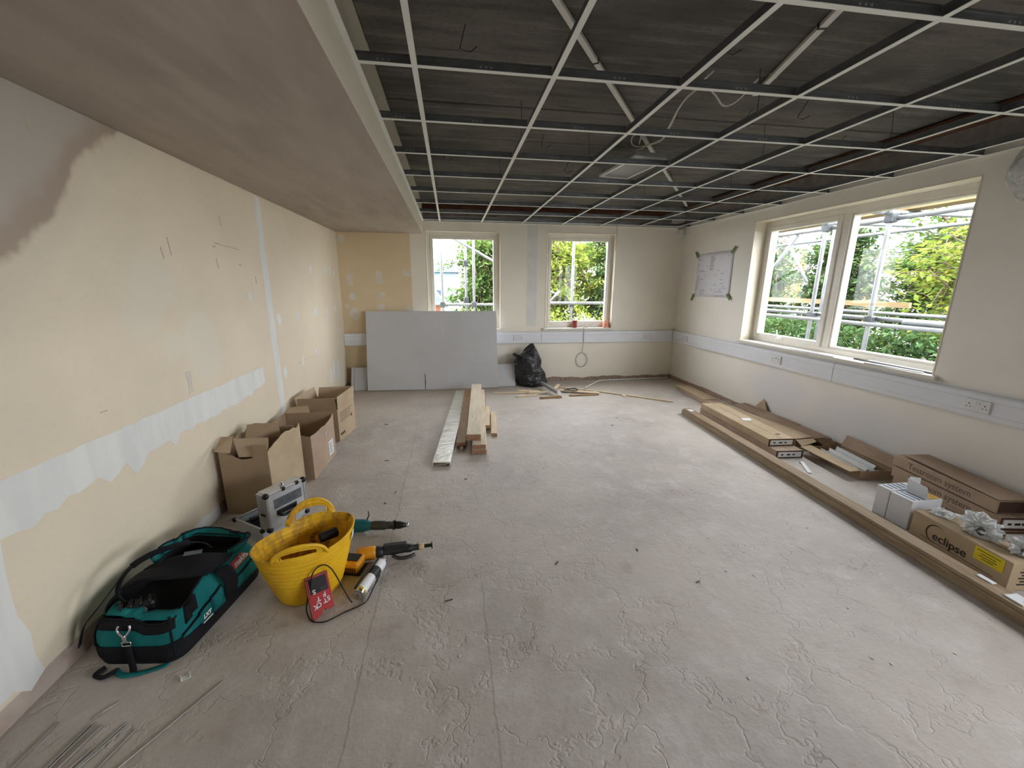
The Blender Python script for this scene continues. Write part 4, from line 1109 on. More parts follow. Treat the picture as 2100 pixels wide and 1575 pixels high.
t = thing('grey_pipe', 'grey pipe length lying on the strip pile in front of the sack', 'pipe', (1.40, 5.7, .05))
ring = [Vector((1.325, 5.93, .085)), Vector((1.457, 5.38, .062))]
MB().tube(ring, .027, 14, cap=False).build('tube', m_pipe, t, world=True, smooth=True)
MB().tube([ring[1]+Vector((-.004, .016, 0)), ring[1]+Vector((.002, -.008, 0))], .0285, 14).build('end_cap', m_wpvc, t, world=True)
o = MB().tube([(1.70+.10*math.cos(a), 5.62+.05*math.sin(a), .042+.008*math.sin(a*2)) for a in [2*PI*k/24 for k in range(24)]], .007, 6, closed=True).build('rubber_ring', m_rub, smooth=True)
tag(o, 'black rubber ring lying on the wood strips', 'ring')
o = MB().tube(bez([(1.97, 5.80, .012), (2.16, 6.03, .012), (2.33, 6.23, .012), (2.42, 6.28, .012), (2.6, 6.30, .012), (3.1, 6.325, .012), (3.60, 6.345, .012)], 6), .011, 10).build('white_conduit', m_wpvc, smooth=True)
tag(o, 'bent white plastic conduit along the foot of the back wall', 'conduit')
m_crumb = simple('plaster_crumb', (214, 208, 198), .85, var=.1)

# ------------------------------------------------------------------ right-hand side: timber and cartons
m_long_wd = wood('weathered_long_timber', (166, 147, 122), (138, 117, 94), 'y')
a, e = Vector((2.535, .80, .001)), Vector((2.755, 4.45, .001)); d = e-a
t = thing('long_timber', 'very long timber on the floor in front of the cartons', 'timber', tuple(a)); t.matrix_basis = frame(a, (d.y, -d.x, 0), d)
MB().box(0, .105, .001, d.length-.001, 0, .058).build('plank_body', m_long_wd, t, bevel=.003)
MB().box(.004, .100, .03, d.length-.03, .0585, .080).build('upper_plank', m_long_wd, t, bevel=.003)
MB().box(.002, .103, d.length-.001, d.length, .002, .056).build('sawn_end', m_end_wd, t)
b = MB()
rr = random.Random(4)
for k in range(7):
    q = .42+rr.uniform(-.12, .2); b.bbox(.02+rr.uniform(0, .05), .05+rr.uniform(0, .05), q, q+rr.uniform(.03, .08), .0805, .084+rr.uniform(0, .008), .002)
o = b.build('plaster_splashes', m_label, t); o['kind'] = 'stuff'
MB().box(.02, .075, d.length-.16, d.length-.08, .0805, .083).build('paper_scrap', m_label, t)

def carton(name, label, near_l, far_l, w, z0, h, mat, group=None, cat='carton', labelled=True, tape=True):
    """closed long carton; near_l/far_l are its plan corners on the room side"""
    n_, f_ = Vector((*near_l, z0)), Vector((*far_l, z0)); d = f_-n_; L = d.length
    t = thing(name, label, cat, tuple(n_), group=group); t.matrix_basis = frame(n_, (d.y, -d.x, 0), d)
    MB().box(0, w, 0, L, 0, h).build('carton_body', mat, t, bevel=.004)
    MB().box(w/2-.0015, w/2+.0015, .002, L-.002, h, h+.0006).build('lid_seam', m_print, t)
    if labelled:
        MB().box(.02, w-.02, -.0014, -.0004, h*.18, h*.82).build('end_label', m_label, t)
        b = MB()
        for k in range(3): b.box(.045+k*(w-.09)/3, .045+k*(w-.09)/3+.022+.012*(k % 2), -.002, -.0014, h*.40, h*.58)
        o = b.build('label_print', m_print, t); o['kind'] = 'stuff'
        b = MB(); b.box(0, w, -.001, 0, 0, h*.13).box(0, w, -.001, 0, h*.87, h).box(0, .012, -.001, 0, 0, h).box(w-.012, w, -.001, 0, 0, h); b.build('end_flap_edge', simple('dark_card_edge', (74, 52, 40), .85), t)
    return t
GC = 'long cartons by the right wall'
c_lo = carton('long_carton', 'long flat carton with end label, bottom of the pair behind the timber', (2.885, 3.09), (2.99, 4.44), .255, .001, .072, m_card_p, GC)
c_up = carton('long_carton', 'long flat carton with end label, on top of the pair', (2.888, 3.20), (2.97, 4.40), .252, .0745, .070, m_card, GC)
MB().lathe([(.001, 0), (.022, 0), (.022, .0005), (.001, .0006)], 14, 0, Matrix.Translation((.17, .12, .0705)) @ Matrix.Diagonal((1.2, .6, 1, 1))).build('dark_mark', m_print, c_up)
MB().box(.05, .054, .55, .95, .0705, .0712).build('torn_tape', m_label, c_up)
rect_flap(c_up, [(3.02, 3.72, .1448), (3.10, 3.70, .1448), (3.12, 3.76, .152), (3.03, 3.78, .150)], m_label, 'paper_scrap')
c3 = carton('long_carton', 'long carton with open end painted as dark shade, furthest along the wall', (3.25, 4.56), (3.36, 5.62), .20, .001, .058, m_card_p, GC, labelled=False)
MB().box(.006, .194, -.0012, -.0002, .006, .052).build('shaded_end_sheet', simple('painted_inside_shade', (40, 30, 24), .9), c3)  # dark sheet on the closed end paints the shade of an opening
rect_flap(c3, [(3.252, 4.555, .060), (3.44, 4.54, .060), (3.45, 4.50, .082), (3.27, 4.51, .078)], m_card_p)
MB().box(.005, .19, .25, 1.05, .0592, .066, 0, Matrix.Rotation(.03, 4, 'Z')).build('loose_lid', m_card, c3)
# torn-open carton against the wall
t = thing('torn_carton', 'torn-open long carton sagging against the right wall', 'carton', (3.4, 3.9, 0), group=GC)
card_wall('side_panel', (3.265, 3.30), (3.285, 4.48), tear(.085, .07, 8, rr, .006), t, m_card)
card_wall('side_panel', (3.56, 3.26), (3.60, 4.46), tear(.095, .10, 8, rr, .006), t, m_card_p)
MB().prism([(3.265, 3.30), (3.56, 3.26), (3.60, 4.46), (3.285, 4.48)], .002, .007).build('base', m_card_in_shade, t, world=True)
rect_flap(t, [(3.262, 3.30, .088), (3.41, 3.26, .115), (3.37, 4.44, .095), (3.285, 4.48, .075)], m_card, 'lid_half')
rect_flap(t, [(3.42, 3.25, .10), (3.575, 3.24, .112), (3.60, 4.46, .108), (3.44, 4.44, .085)], m_card_p, 'lid_half')
rect_flap(t, [(3.26, 3.29, .086), (3.40, 3.25, .112), (3.385, 3.19, .10), (3.25, 3.20, .055)], m_card, 'end_flap')
rect_flap(t, [(3.43, 3.24, .10), (3.58, 3.23, .11), (3.585, 3.18, .065), (3.47, 3.19, .05)], m_card_in_shade, 'end_flap')
MB().box(3.555, 3.60, 3.60, 4.4, .112, .118).build('card_strip', m_card_p, t, world=True)
b = MB(); b.prism([(0, 0), (.20, -.02), (.10, .115)], 0, .004, 0, frame((XR-.03, 4.32, .11), (0, -1, 0), (.15, 0, 1))); o = b.build('torn_card_scrap', m_card); tag(o, 'torn brown card triangle sticking up against the right wall', 'card scrap')
# open tray of white tees
t = thing('open_carton', 'open carton tray holding white T-bar lengths', 'carton', (3.35, 2.9, 0), group=GC)
N0, N1, F1, F0 = (3.24, 2.62), (3.53, 2.59), (3.585, 3.13), (3.30, 3.16)
MB().prism([N0, N1, F1, F0], .002, .007).build('base', m_card_in_shade, t, world=True)
card_wall('front_panel', N0, N1, [(0, .075), (1, .075)], t, m_card_p); card_wall('side_panel', N0, F0, [(0, .075), (1, .075)], t, m_card_in_shade)
card_wall('side_panel', N1, F1, [(0, .075), (1, .075)], t, m_card_in_shade); card_wall('back_panel', F0, F1, [(0, .07), (1, .07)], t, m_card_in_shade)
rect_flap(t, [(3.238, 2.62, .078), (3.298, 3.16, .078), (3.20, 3.17, .062), (3.15, 2.63, .070)], m_card, 'flap')
rect_flap(t, [(3.535, 2.595, .078), (3.59, 3.13, .078), (3.635, 3.13, .175), (3.60, 2.60, .150)], m_card_p, 'flap')
m_tee = simple('white_tee_length', (240, 242, 244), .35, var=.02)
for k in range(7):
    x0 = 3.275+k*.034; q = rr.uniform(-.02, .04); z = .010+.022*(k % 3)
    M = frame((x0, 2.66+q, z), (1, -.1, 0), (.10, 1, 0.03))
    tk = thing('tee_length', ['white tee length lying lowest on the room side of the open tray', 'second white tee length in the open tray', 'raised white tee length in the open tray', 'white tee length in the middle of the open tray', 'white tee length right of the middle in the open tray', 'raised white tee length near the wall side of the tray', 'white tee length closest to the wall in the open tray'][k], 'tee bar', (x0, 2.66+q, z), group='white tees in the open tray')
    tk.matrix_basis = M
    MB().box(-.012, .012, 0, .40, 0, .0025).build('face', m_tee, tk); MB().box(-.0015, .0015, 0, .40, .0025, .030).build('web', m_tee, tk)
    MB().box(-.012, .012, -.001, 0, 0, .010).build('end_clip', m_black, tk)

# stack of printed cartons
m_gprint = simple('grey_ink', (120, 104, 92), .85)
GP = 'three printed cartons in a stack'
for k, (dx, dy, lab) in enumerate([(.03, 0, 'printed carton at the bottom of the stack of three'), (-.01, .015, 'printed carton in the middle of the stack of three'), (.01, .05, 'printed carton on top of the stack, its lid bulging')]):
    ct = carton('printed_carton', lab, (3.262+dx*.5, 1.755+dy), (3.385+dx*.5, 2.50+dy*.4), .215, .001+k*.0875, .0815, m_card_p, GP, labelled=(k < 2))
    L = (Vector((3.385+dx*.5, 2.50+dy*.4))-Vector((3.262+dx*.5, 1.755+dy))).length
    text('lettering', 'Tessroom system', .062, m_gprint, ct, frame((-.0008, L*.52, .042), (0, -1, 0), (0, 0, 1)))['kind'] = 'stuff'
    if k == 2:
        rect_flap_pts = [(.004, .01, .0862), (.21, .01, .0862), (.20, L-.06, .104), (.03, L-.05, .098)]
        b = MB(); n_ = Vector((0, 0, .004)); P = [Vector(q) for q in rect_flap_pts]
        b.add(P+[q+n_ for q in P], [(3, 2, 1, 0), (4, 5, 6, 7), (0, 1, 5, 4), (1, 2, 6, 5), (2, 3, 7, 6), (3, 0, 4, 7)]); b.build('lid_flap', m_card_p, ct)
        MB().box(.004, .21, -.0012, -.0002, .006, .08).build('end_flap_edge', simple('dark_card_edge', (74, 52, 40), .85), ct)

# carton with the crescent logo
el, er = Vector((2.782, 1.42, .001)), Vector((2.842, 1.93, .001)); d = er-el; EL = d.length
t = thing('logo_carton', 'brown carton with crescent logo and yellow label, beside the long timber', 'carton', tuple(el)); t.matrix_basis = frame(el, (d.y, -d.x, 0), d)
MB().box(0, .19, 0, EL, 0, .165).build('carton_body', m_card, t, bevel=.004)
MB().box(.0935, .0965, .002, EL-.002, .165, .1656).build('lid_seam', m_print, t)
Mf = lambda s, z: frame((-.0010, EL-s, z), (0, -1, 0), (0, 0, 1))
text('lettering', 'eclipse', .068, m_print, t, Mf(.225, .072), bold=.0006)
arc = MB()
for k in range(20):                                          # tapered crescent over the e
    a0, a1 = math.radians(-25+k*11.5)+PI/2-.3, math.radians(-25+(k+1)*11.5)+PI/2-.3
    w0, w1 = .0075*math.sin(PI*(k+.2)/20.4), .0075*math.sin(PI*(k+1.2)/21.4)
    pts = []
    for a_, w_, sgn in ((a0, w0, 1), (a1, w1, 1), (a1, w1, -1), (a0, w0, -1)):
        R_ = .055+sgn*w_/2; pts.append((math.cos(a_)*R_, math.sin(a_)*R_*1.0, 0))
    arc.add(pts, [(0, 1, 2, 3)], 0, Mf(.15, .085))
o = arc.build('crescent_logo', m_print, t)
MB().box(-.19, .19, -.0012, .0012, -.0002, .0004, 0, Mf(.26, .036)).build('logo_rule', m_print, t)
m_ylab = simple('yellow_label', (226, 206, 44), .5, var=.04); lab_M = Mf(.415, .118)
MB().box(-.068, .068, -.036, .036, -.0006, .0004, 0, lab_M).build('yellow_label', m_ylab, t)
b = MB()
for k, (w_, z_) in enumerate([(.058, .022), (.036, .006), (.044, -.008), (.028, -.020)]): b.box(-w_, w_*.9, z_-.0022, z_+.0022, .0004, .0008, 0, lab_M)
o = b.build('label_print', simple('olive_print', (110, 96, 24), .8), t); o['kind'] = 'stuff'
b = MB()
for k in range(6): b.box(.05+.012*(k % 2), .15-.01*(k % 3), -.0012, -.0004, .035+k*.018, .043+k*.018)
o = b.build('end_print', m_print, t); o['kind'] = 'stuff'
# white boxes
m_wcard = simple('white_box_card', (222, 224, 230), .6, var=.03); m_blueprint = simple('blue_grey_print', (112, 128, 142), .7); m_yin = simple('yellow_inside', (214, 168, 44), .6)
def white_box(label, y0, y1, h, open_=False):
    t = thing('white_box', label, 'box', (2.87, y0, .001), group='white product boxes')
    MB().box(2.868, 3.095, y0, y1, .001, h).build('carton_body', m_wcard, t, world=True, bevel=.002)
    b = MB()
    for k in range(5): b.box(2.89+.035*k, 2.905+.035*k, y0+.01, y1-.01, h, h+.0006)
    o = b.build('top_print', m_blueprint, t, world=True); o['kind'] = 'stuff'
    return t
white_box('narrow white box with striped lid, far one of the pair', 2.105, 2.19, .205)
t = white_box('white box with open lid showing yellow inside, against the logo carton', 1.965, 2.10, .198)
rect_flap(t, [(2.99, 1.97, .20), (2.99, 2.10, .20), (2.985, 2.105, .285), (2.985, 1.99, .275)], m_wcard, 'lid_flap', .002)
rect_flap(t, [(3.00, 2.10, .20), (3.09, 2.10, .20), (3.10, 2.115, .275), (3.01, 2.115, .29)], m_wcard, 'lid_flap', .002)
rect_flap(t, [(3.0, 1.975, .2005), (3.085, 1.975, .2005), (3.085, 2.095, .202), (3.0, 2.095, .202)], m_yin, 'yellow_lining', .001)
rect_flap(t, [(2.995, 1.975, .203), (2.995, 2.02, .203), (2.992, 2.02, .24), (2.992, 1.985, .235)], m_yin, 'yellow_lining', .001)

# crumpled polythene
def crumple(label, c, rad, seed, mat, name='polythene_bag'):
    r_ = random.Random(seed); bm = bmesh.new(); bmesh.ops.create_icosphere(bm, subdivisions=4, radius=1)
    for v in bm.verts:
        n1 = mnoise.noise(v.co*1.9+Vector((seed, 0, 0))); n2 = abs(mnoise.noise(v.co*4.2+Vector((0, seed, 0)))); n3 = abs(mnoise.noise(v.co*9+Vector((0, 0, seed))))
        s_ = .85+.45*n1-.55*n2-.30*n3
        v.co = Vector((c[0]+v.co.x*rad[0]*s_, c[1]+v.co.y*rad[1]*s_, max(c[2]+.001, c[2]+rad[2]*.6+v.co.z*rad[2]*s_)))
    t = thing(name, label, 'polythene bag', c, group='polythene bags on the cartons')
    MB().bm(bm).build('film', mat, t, world=True)
    MB().tube([(c[0]-rad[0]*.5, c[1]-rad[1]*.3, c[2]+rad[2]*.5), (c[0], c[1], c[2]+rad[2]*.45), (c[0]+rad[0]*.4, c[1]+rad[1]*.35, c[2]+rad[2]*.5)], [rad[2]*.22, rad[2]*.28, rad[2]*.2], 8).build('bagged_part', simple('dark_fixing', (70, 72, 74), .5), t, world=True)
m_film2 = mat_film('milky_polythene', (226, 229, 230), .62)
crumple('crumpled clear polythene bag on the logo carton, by the yellow label', (2.905, 1.65, .167), (.095, .12, .085), 3, m_film2)
crumple('crumpled clear polythene bag at the near end of the logo carton', (2.92, 1.465, .167), (.085, .075, .070), 8, m_film2)
crumple('flat clear polythene bag between the white box and the logo carton', (2.945, 1.85, .167), (.075, .075, .022), 12, m_film)
o = MB().box(2.99, 3.02, 2.76, 3.0, .001, .010, 0, Matrix.Translation((3.0, 2.9, 0)) @ Matrix.Rotation(-.5, 4, 'Z') @ Matrix.Translation((-3.0, -2.9, 0))).build('white_strip', m_bead); tag(o, 'short white strip on the floor between timber and open tray', 'strip')

# ------------------------------------------------------------------ rods and crumbs on the floor
m_rod = simple('thin_steel_rod', (186, 184, 178), .45, .25, var=.1)
rods = [((-1.417, 1.354), (-.05, -.55), 'leftmost rod of the bundle, lying on its own by the skirting'), ((-1.297, 1.327), (-.13, -.58), 'rod at the bundle edge closest to the wall'),
        ((-1.284, 1.334), (-.14, -.60), 'second rod of the tight bundle'), ((-1.255, 1.32), (-.13, -.56), 'thicker rod right of the tight bundle'), ((-1.227, 1.242), (-.2, -.5), 'short rod end between the bundle and the pair'),
        ((-1.176, 1.32), (-.22, -.54), 'left rod of the close pair'), ((-1.168, 1.31), (-.22, -.54), 'right rod of the close pair'), ((-1.127, 1.292), (-.16, -.56), 'rod lying alone right of the pair'),
        ((-.92, 1.444), (-.40, -.62), 'longest rod, rightmost, reaching furthest across the floor'), ((-1.256, 1.405), (-.052, -.06), 'short rod stub beyond the tips of the bundle')]
for k, (a, dv, lab) in enumerate(rods):
    a3 = Vector((a[0], a[1], .004)); e3 = a3+Vector((dv[0], dv[1], 0))
    o = MB().tube([a3, a3.lerp(e3, .5)+Vector((.004*(k % 3-1), 0, .001)), e3], .0026 if k != 3 else .004, 6).build('steel_rod', m_rod, smooth=True)
    tag(o, lab, 'rod', 'thin rods on the near floor')
t = thing('white_clip', 'small white plastic clip on the floor in front of the tool bag', 'clip', (-1.078, 1.48, .001), .6)
b = MB(); b.box(-.016, .016, -.011, .011, 0, .002); b.build('base', m_wpvc, t)
MB().box(-.016, -.012, -.011, .011, .002, .014).build('lug', m_wpvc, t); MB().box(.012, .016, -.011, .011, .002, .009).build('lug', m_wpvc, t)
r_ = random.Random(77); b = MB()
for k in range(150):
    x, yv = r_.uniform(-1.45, 2.6), r_.uniform(1.0, 5.6)
    s_ = r_.uniform(.002, .006); an = r_.uniform(0, PI)
    if (x < -.35 and yv < 2.7) or (x < -.98 and yv < 4.6) or (-.25 < x < .55 and yv > 3.2): continue
    b.box(-s_, s_, -s_*.6, s_*.6, 0, s_*.6, 0, Matrix.Translation((x, yv, .0005)) @ Matrix.Rotation(an, 4, 'Z'))
o = b.build('plaster_crumbs', m_crumb); tag(o, 'tiny pale plaster crumbs scattered over the bare floor', 'crumbs', kind='stuff')
b = MB()
for x, yv, l_, an in [(1.75, 4.15, .04, .3), (.08, 3.05, .03, .2), (-.6, 3.5, .05, .2), (-.75, 4.5, .06, .05), (-.45, 2.9, .035, 1.2), (1.9, 4.4, .02, 0), (-.5, 2.75, .03, 2), (.55, 1.95, .04, .9), (1.05, 2.0, .03, 1.4), (1.25, 1.7, .03, .4), (-.05, 1.75, .05, .2)]:
    b.box(-l_/2.6, l_/2.6, -.0025, .0025, 0, .004, 0, Matrix.Translation((x, yv, .0005)) @ Matrix.Rotation(an, 4, 'Z'))
o = b.build('dark_chippings', simple('brown_chip', (92, 82, 70), .8)); tag(o, 'small dark chippings scattered over the bare floor', 'chippings', kind='stuff')

# ------------------------------------------------------------------ yellow tub
def mat_tub():
    g = NT('yellow_tub_plastic'); v = g.coord()
    n = g.noise(v, 9, 4, .65); f = g.noise(g.mapping(v, scale=(1, 1, .35)), 26, 3, .7)
    gm = g.n('ShaderNodeNewGeometry')
    c = g.mix(g.mrange(n, .3, .7), lin((238, 190, 38)), lin((226, 174, 30)))
    # dried plaster and mud on the inside wall
    rad = g.vmath('LENGTH', g.vmath('MULTIPLY', gm.outputs['Normal'], (1, 1, 0)))
    inside = g.mrange(g.vmath('DOT_PRODUCT', gm.outputs['Normal'], g.vmath('MULTIPLY', v, (1, 1.6, 0))), -.02, .02, 1.0, 0.0)
    dirt = g.math('MULTIPLY', inside, g.mrange(f, .46, .62))
    c = g.mix(g.math('MULTIPLY', dirt, .5), c, lin((150, 112, 66)))
    c = g.mix(g.math('MULTIPLY', g.math('MULTIPLY', inside, g.mrange(n, .60, .68)), .8), c, lin((70, 52, 36)))
    c = g.mix(g.math('MULTIPLY', g.mrange(f, .66, .74), .25), c, lin((150, 120, 60)))
    g.principled(c, .48, 0, g.bump(f, .12, .003), .4); return g.m
m_tub = mat_tub()
TUBC = Vector((-.752, 1.955, .002)); TUBR = math.atan2(.64, .77)
tub = thing('flexible_tub', 'yellow flexible two-handled tub with dirty inside, beside the tool bag', 'tub', tuple(TUBC), TUBR)
HT = .285
HC = (PI/2-.40, 1.5*PI-.40)
def hdist(th): return min(abs((th-c_+PI) % (2*PI)-PI) for c_ in HC)
def tub_pt(th, v, off=0.0):
    """v 0..1 bottom to rim, 1..1.5 through the handle hump"""
    t_ = min(v, 1.0)
    a = .150+.088*t_**.9; b_ = .128+.040*t_**.9
    z = HT*t_
    dc = hdist(th); hum = max(0.0, 1-(dc/.50)**2)**.6
    if v > 1: z += (v-1)*2*(.105 if math.sin(th) > 0 else .080)*hum
    z += .012*math.cos(2*th)*t_                               # rim dips between the ends
    rib = .0022*math.sin(v*75) if .25 < v < .95 else 0
    out = off+rib+(.016*(v-1)*2 if v > 1 else 0)
    return ((a+out)*math.cos(th), (b_+out)*math.sin(th), z)
NU = 112; VS = [0, .02, .06]+[.1+.03*k for k in range(30)]+[1.0, 1.10, 1.18, 1.26, 1.34, 1.42, 1.5]
b = MB(); vs = []; fs = []
for v_ in VS:
    for k in range(NU): vs.append(tub_pt(2*PI*(k+.5)/NU, v_))
i1, i2 = VS.index(1.10), VS.index(1.34)
for j in range(len(VS)-1):
    for k in range(NU):
        th = 2*PI*(k+1)/NU; dc = hdist(th)
        if j >= VS.index(1.0):
            if dc > .50: continue
            if i1 <= j < i2 and dc < .33: continue
        fs.append((j*NU+k, j*NU+(k+1) % NU, (j+1)*NU+(k+1) % NU, (j+1)*NU+k))
fs.append(tuple(range(NU-1, -1, -1)))
b.add(vs, fs); b.build('tub_body', m_tub, tub, smooth=True, solid=.0055)
rim = [tub_pt(2*PI*k/96, 1.0, .001) for k in range(96)]
seg = []
for k in range(97):
    th = 2*PI*(k % 96)/96; dc = hdist(th)
    if dc > .47: seg.append(rim[k % 96])
    else:
        if len(seg) > 2: MB().tube(seg, .0048, 6).build('rim_bead', m_tub, tub, smooth=True)
        seg = []
if len(seg) > 2: MB().tube(seg, .0048, 6).build('rim_bead', m_tub, tub, smooth=True)
for c0 in HC:
    arch = [tub_pt(c0-.50+1.0*k/24, 1.5, .001) for k in range(25)]
    MB().tube(arch, .0075, 8).build('handle', m_tub, tub, smooth=True)
    hole = [tub_pt(c0-.33+.66*k/12, 1.34) for k in range(13)]+[tub_pt(c0+.33-.66*k/12, 1.10) for k in range(13)]
    MB().tube(hole, .0042, 6, closed=True).build('hole_bead', m_tub, tub, smooth=True)
MB().box(-.016, .016, -.024, .024, -.0006, .0006, 0, frame(Vector(tub_pt(-.62, .86, .0065)), Vector(tub_pt(-.5, .86))-Vector(tub_pt(-.74, .86)), Vector(tub_pt(-.62, .95))-Vector(tub_pt(-.62, .75)))).build('sticker', m_label, tub)
t = thing('rubber_mallet', 'dark mallet head lying inside the yellow tub', 'tool', (-.68, 2.0, .2)); t.matrix_basis = Matrix.Translation((-.665, 2.02, .215)) @ Matrix.Rotation(.6, 4, 'Z')
MB().tube([(-.045, 0, .03), (.045, 0, .03)], .026, 14).build('head', m_black, t, bevel=.004)
MB().tube([(0, 0, .03), (-.10, -.10, -.12)], .011, 8).build('handle', m_brown_wd, t)

# ------------------------------------------------------------------ teal tool bag
def fabric(name, col, col2):
    g = NT(name); v = g.coord(); n = g.noise(v, 6, 3)
    ck = g.n('ShaderNodeTexChecker'); g.L(v, ck.inputs['Vector']); ck.inputs['Scale'].default_value = 420
    c = g.mix(g.mrange(n, .35, .65), lin(col), lin(col2))
    g.principled(c, .85, 0, g.bump(g.noise(v, 16, 3, .6), .5, .012), .2); return g.m
m_teal = fabric('teal_canvas', (28, 120, 120), (20, 102, 104)); m_blk = fabric('black_canvas', (30, 31, 36), (22, 23, 27)); m_lining = fabric('grey_lining', (120, 128, 126), (92, 98, 98))
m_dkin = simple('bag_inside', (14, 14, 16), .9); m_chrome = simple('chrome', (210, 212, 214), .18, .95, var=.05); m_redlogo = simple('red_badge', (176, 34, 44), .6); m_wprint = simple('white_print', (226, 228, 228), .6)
BN_L, BN_R, BF_R, BF_L = Vector((-1.475, 1.60, 0)), Vector((-1.150, 1.560, 0)), Vector((-1.055, 2.110, 0)), Vector((-1.42, 2.185, 0))
bag = thing('tool_bag', 'large teal and black canvas tool bag lying open by the wall', 'bag', (-1.28, 1.9, .001))
BZ = .001
def bag_outline(n=80, rnd=.07):
    """closed plan outline with rounded corners"""
    cs = [BN_L, BN_R, BF_R, BF_L]; out = []
    for k in range(4):
        p0, p1, p2 = cs[k-1], cs[k], cs[(k+1) % 4]
        a = p1+(p0-p1).normalized()*rnd; c_ = p1+(p2-p1).normalized()*rnd
        for j in range(7):
            s_ = j/6; out.append((a*(1-s_)**2+p1*2*s_*(1-s_)+c_*s_**2))
    res = []
    for k in range(len(out)):
        p, q = out[k], out[(k+1) % len(out)]; m_ = max(1, int((q-p).length/.03))
        for j in range(m_): res.append(p.lerp(q, j/m_))
    return res
OUT = bag_outline(); CEN = sum(OUT, Vector())/len(OUT)
def along(p):                                                # 0 at the near end, 1 at the far end
    return max(0.0, min(1.0, (p.y-1.57)/(2.15-1.57)))
def rim_h(p):
    s_ = along(p); base = .200+.035*min(1, s_/.35)
    if s_ > .55: base = .235-.02*min(1, (s_-.55)/.3)
    side = (p.x-(-1.27))
    return base-(.02 if side > 0 and s_ < .2 else 0)
def bag_pt(p, z, off=0.0):
    d_ = (p-CEN); d_.z = 0; d_.normalize()
    h = rim_h(p); u = z/h
    bul = .018*math.sin(PI*min(1, u))+.006*math.sin(23*along(p)+9*u)*u-(.035*u*u*(1 if .05 < along(p) < .95 else .3))
    q = p+d_*(bul+off); return Vector((q.x, q.y, BZ+z))
n_o = len(OUT)
def band(f0, f1, off, rows=8):
    vs = [bag_pt(p, f0(p)+(f1(p)-f0(p))*j/rows, off) for j in range(rows+1) for p in OUT]
    fs = [(j*n_o+k, j*n_o+(k+1) % n_o, (j+1)*n_o+(k+1) % n_o, (j+1)*n_o+k) for j in range(rows) for k in range(n_o)]
    return MB().add(vs, fs)
def base_top(p):
    s_ = along(p); return .092 if s_ < .1 else (.075-.02*s_)
band(lambda p: base_top(p)-.006, lambda p: rim_h(p), 0).build('side_panels', m_teal, bag, world=True, smooth=True, solid=.004)
b = band(lambda p: 0.0, base_top, .004, 4); b.f.append(tuple(range(n_o-1, -1, -1))); b.mi.append(0)
b.build('base_panel', m_blk, bag, world=True, smooth=True, solid=.003)
# piping along the seams
MB().tube([bag_pt(p, base_top(p), .008) for p in OUT], .0035, 6, closed=True).build('piping', m_blk, bag, world=True, smooth=True)
MB().tube([bag_pt(p, rim_h(p), .003) for p in OUT], .005, 6, closed=True).build('rim_piping', m_blk, bag, world=True, smooth=True)
for c0 in (BN_R, BN_L): 
    pc = min(OUT, key=lambda p: (p-c0).length)
    MB().tube([bag_pt(pc, z, .004) for z in [.02+.022*k for k in range(9)]], .004, 6).build('piping', m_blk, bag, world=True, smooth=True)
# black binding across the near end
near = [p for p in OUT if along(p) < .06]
near.sort(key=lambda p: p.x)
def strip_on(ps, f0, f1, off, nm, mat):
    vs = []; fs = []; m_ = len(ps)
    for j in range(3):
        for p in ps: vs.append(bag_pt(p, f0(p)+(f1(p)-f0(p))*j/2, off))
    for j in range(2):
        for k in range(m_-1): fs.append((j*m_+k, j*m_+k+1, (j+1)*m_+k+1, (j+1)*m_+k))
    return MB().add(vs, fs).build(nm, mat, bag, world=True, smooth=True, solid=.003)
strip_on(near, lambda p: rim_h(p)-.034, lambda p: rim_h(p)-.003, .005, 'binding', m_blk)
# inside
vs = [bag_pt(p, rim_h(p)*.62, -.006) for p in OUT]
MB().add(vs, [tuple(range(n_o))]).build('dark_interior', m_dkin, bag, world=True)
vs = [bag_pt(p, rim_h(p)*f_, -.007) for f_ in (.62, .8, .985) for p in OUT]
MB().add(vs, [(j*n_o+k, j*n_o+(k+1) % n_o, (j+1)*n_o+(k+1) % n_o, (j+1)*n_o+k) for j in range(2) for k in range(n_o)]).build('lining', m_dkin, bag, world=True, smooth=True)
# near rim folded inwards: teal lip and grey lining
def lip(i, j):
    p = near[0].lerp(near[-1], i); q = bag_pt(min(OUT, key=lambda o_: (o_-p).length if along(o_) < .06 else 9), rim_h(p), 0)
    return (q.x+.012*math.sin(9*i), q.y+.005+j*.055, q.z+.004+.006*math.sin(PI*j)+.004*math.sin(11*i))
MB().grid(lip, 14, 4).build('folded_lip', m_teal, bag, world=True, smooth=True, solid=.003)
MB().grid(lambda i, j: (lip(i, 1)[0], lip(i, 1)[1]+j*.012, lip(i, 1)[2]+.001-j*.02), 14, 3).build('lining_edge', m_lining, bag, world=True, smooth=True, solid=.002)
# black top flap bridging the bag
def flap(i, j):
    s_ = .30+.30*j; yv = 1.57+.58*s_
    xl, xr = -1.455+.04*s_, -1.145+.085*s_
    x = xl+(xr-xl)*i
    return (x+.015*math.sin(3*j), yv+.03*(1-i)*math.sin(4*j)+.05*i-.02, .238+.024*math.sin(PI*i)+.008*math.sin(7*i+5*j))
MB().grid(flap, 18, 10).build('top_flap', m_blk, bag, world=True, smooth=True, solid=.006)
MB().box(-.035, .035, -.014, .014, -.001, .0012, 0, frame(Vector(flap(.55, .93))+Vector((0, 0, .008)), (1, .35, -.1), (-.35, 1, .1))).build('care_label', m_lining, bag, world=True)
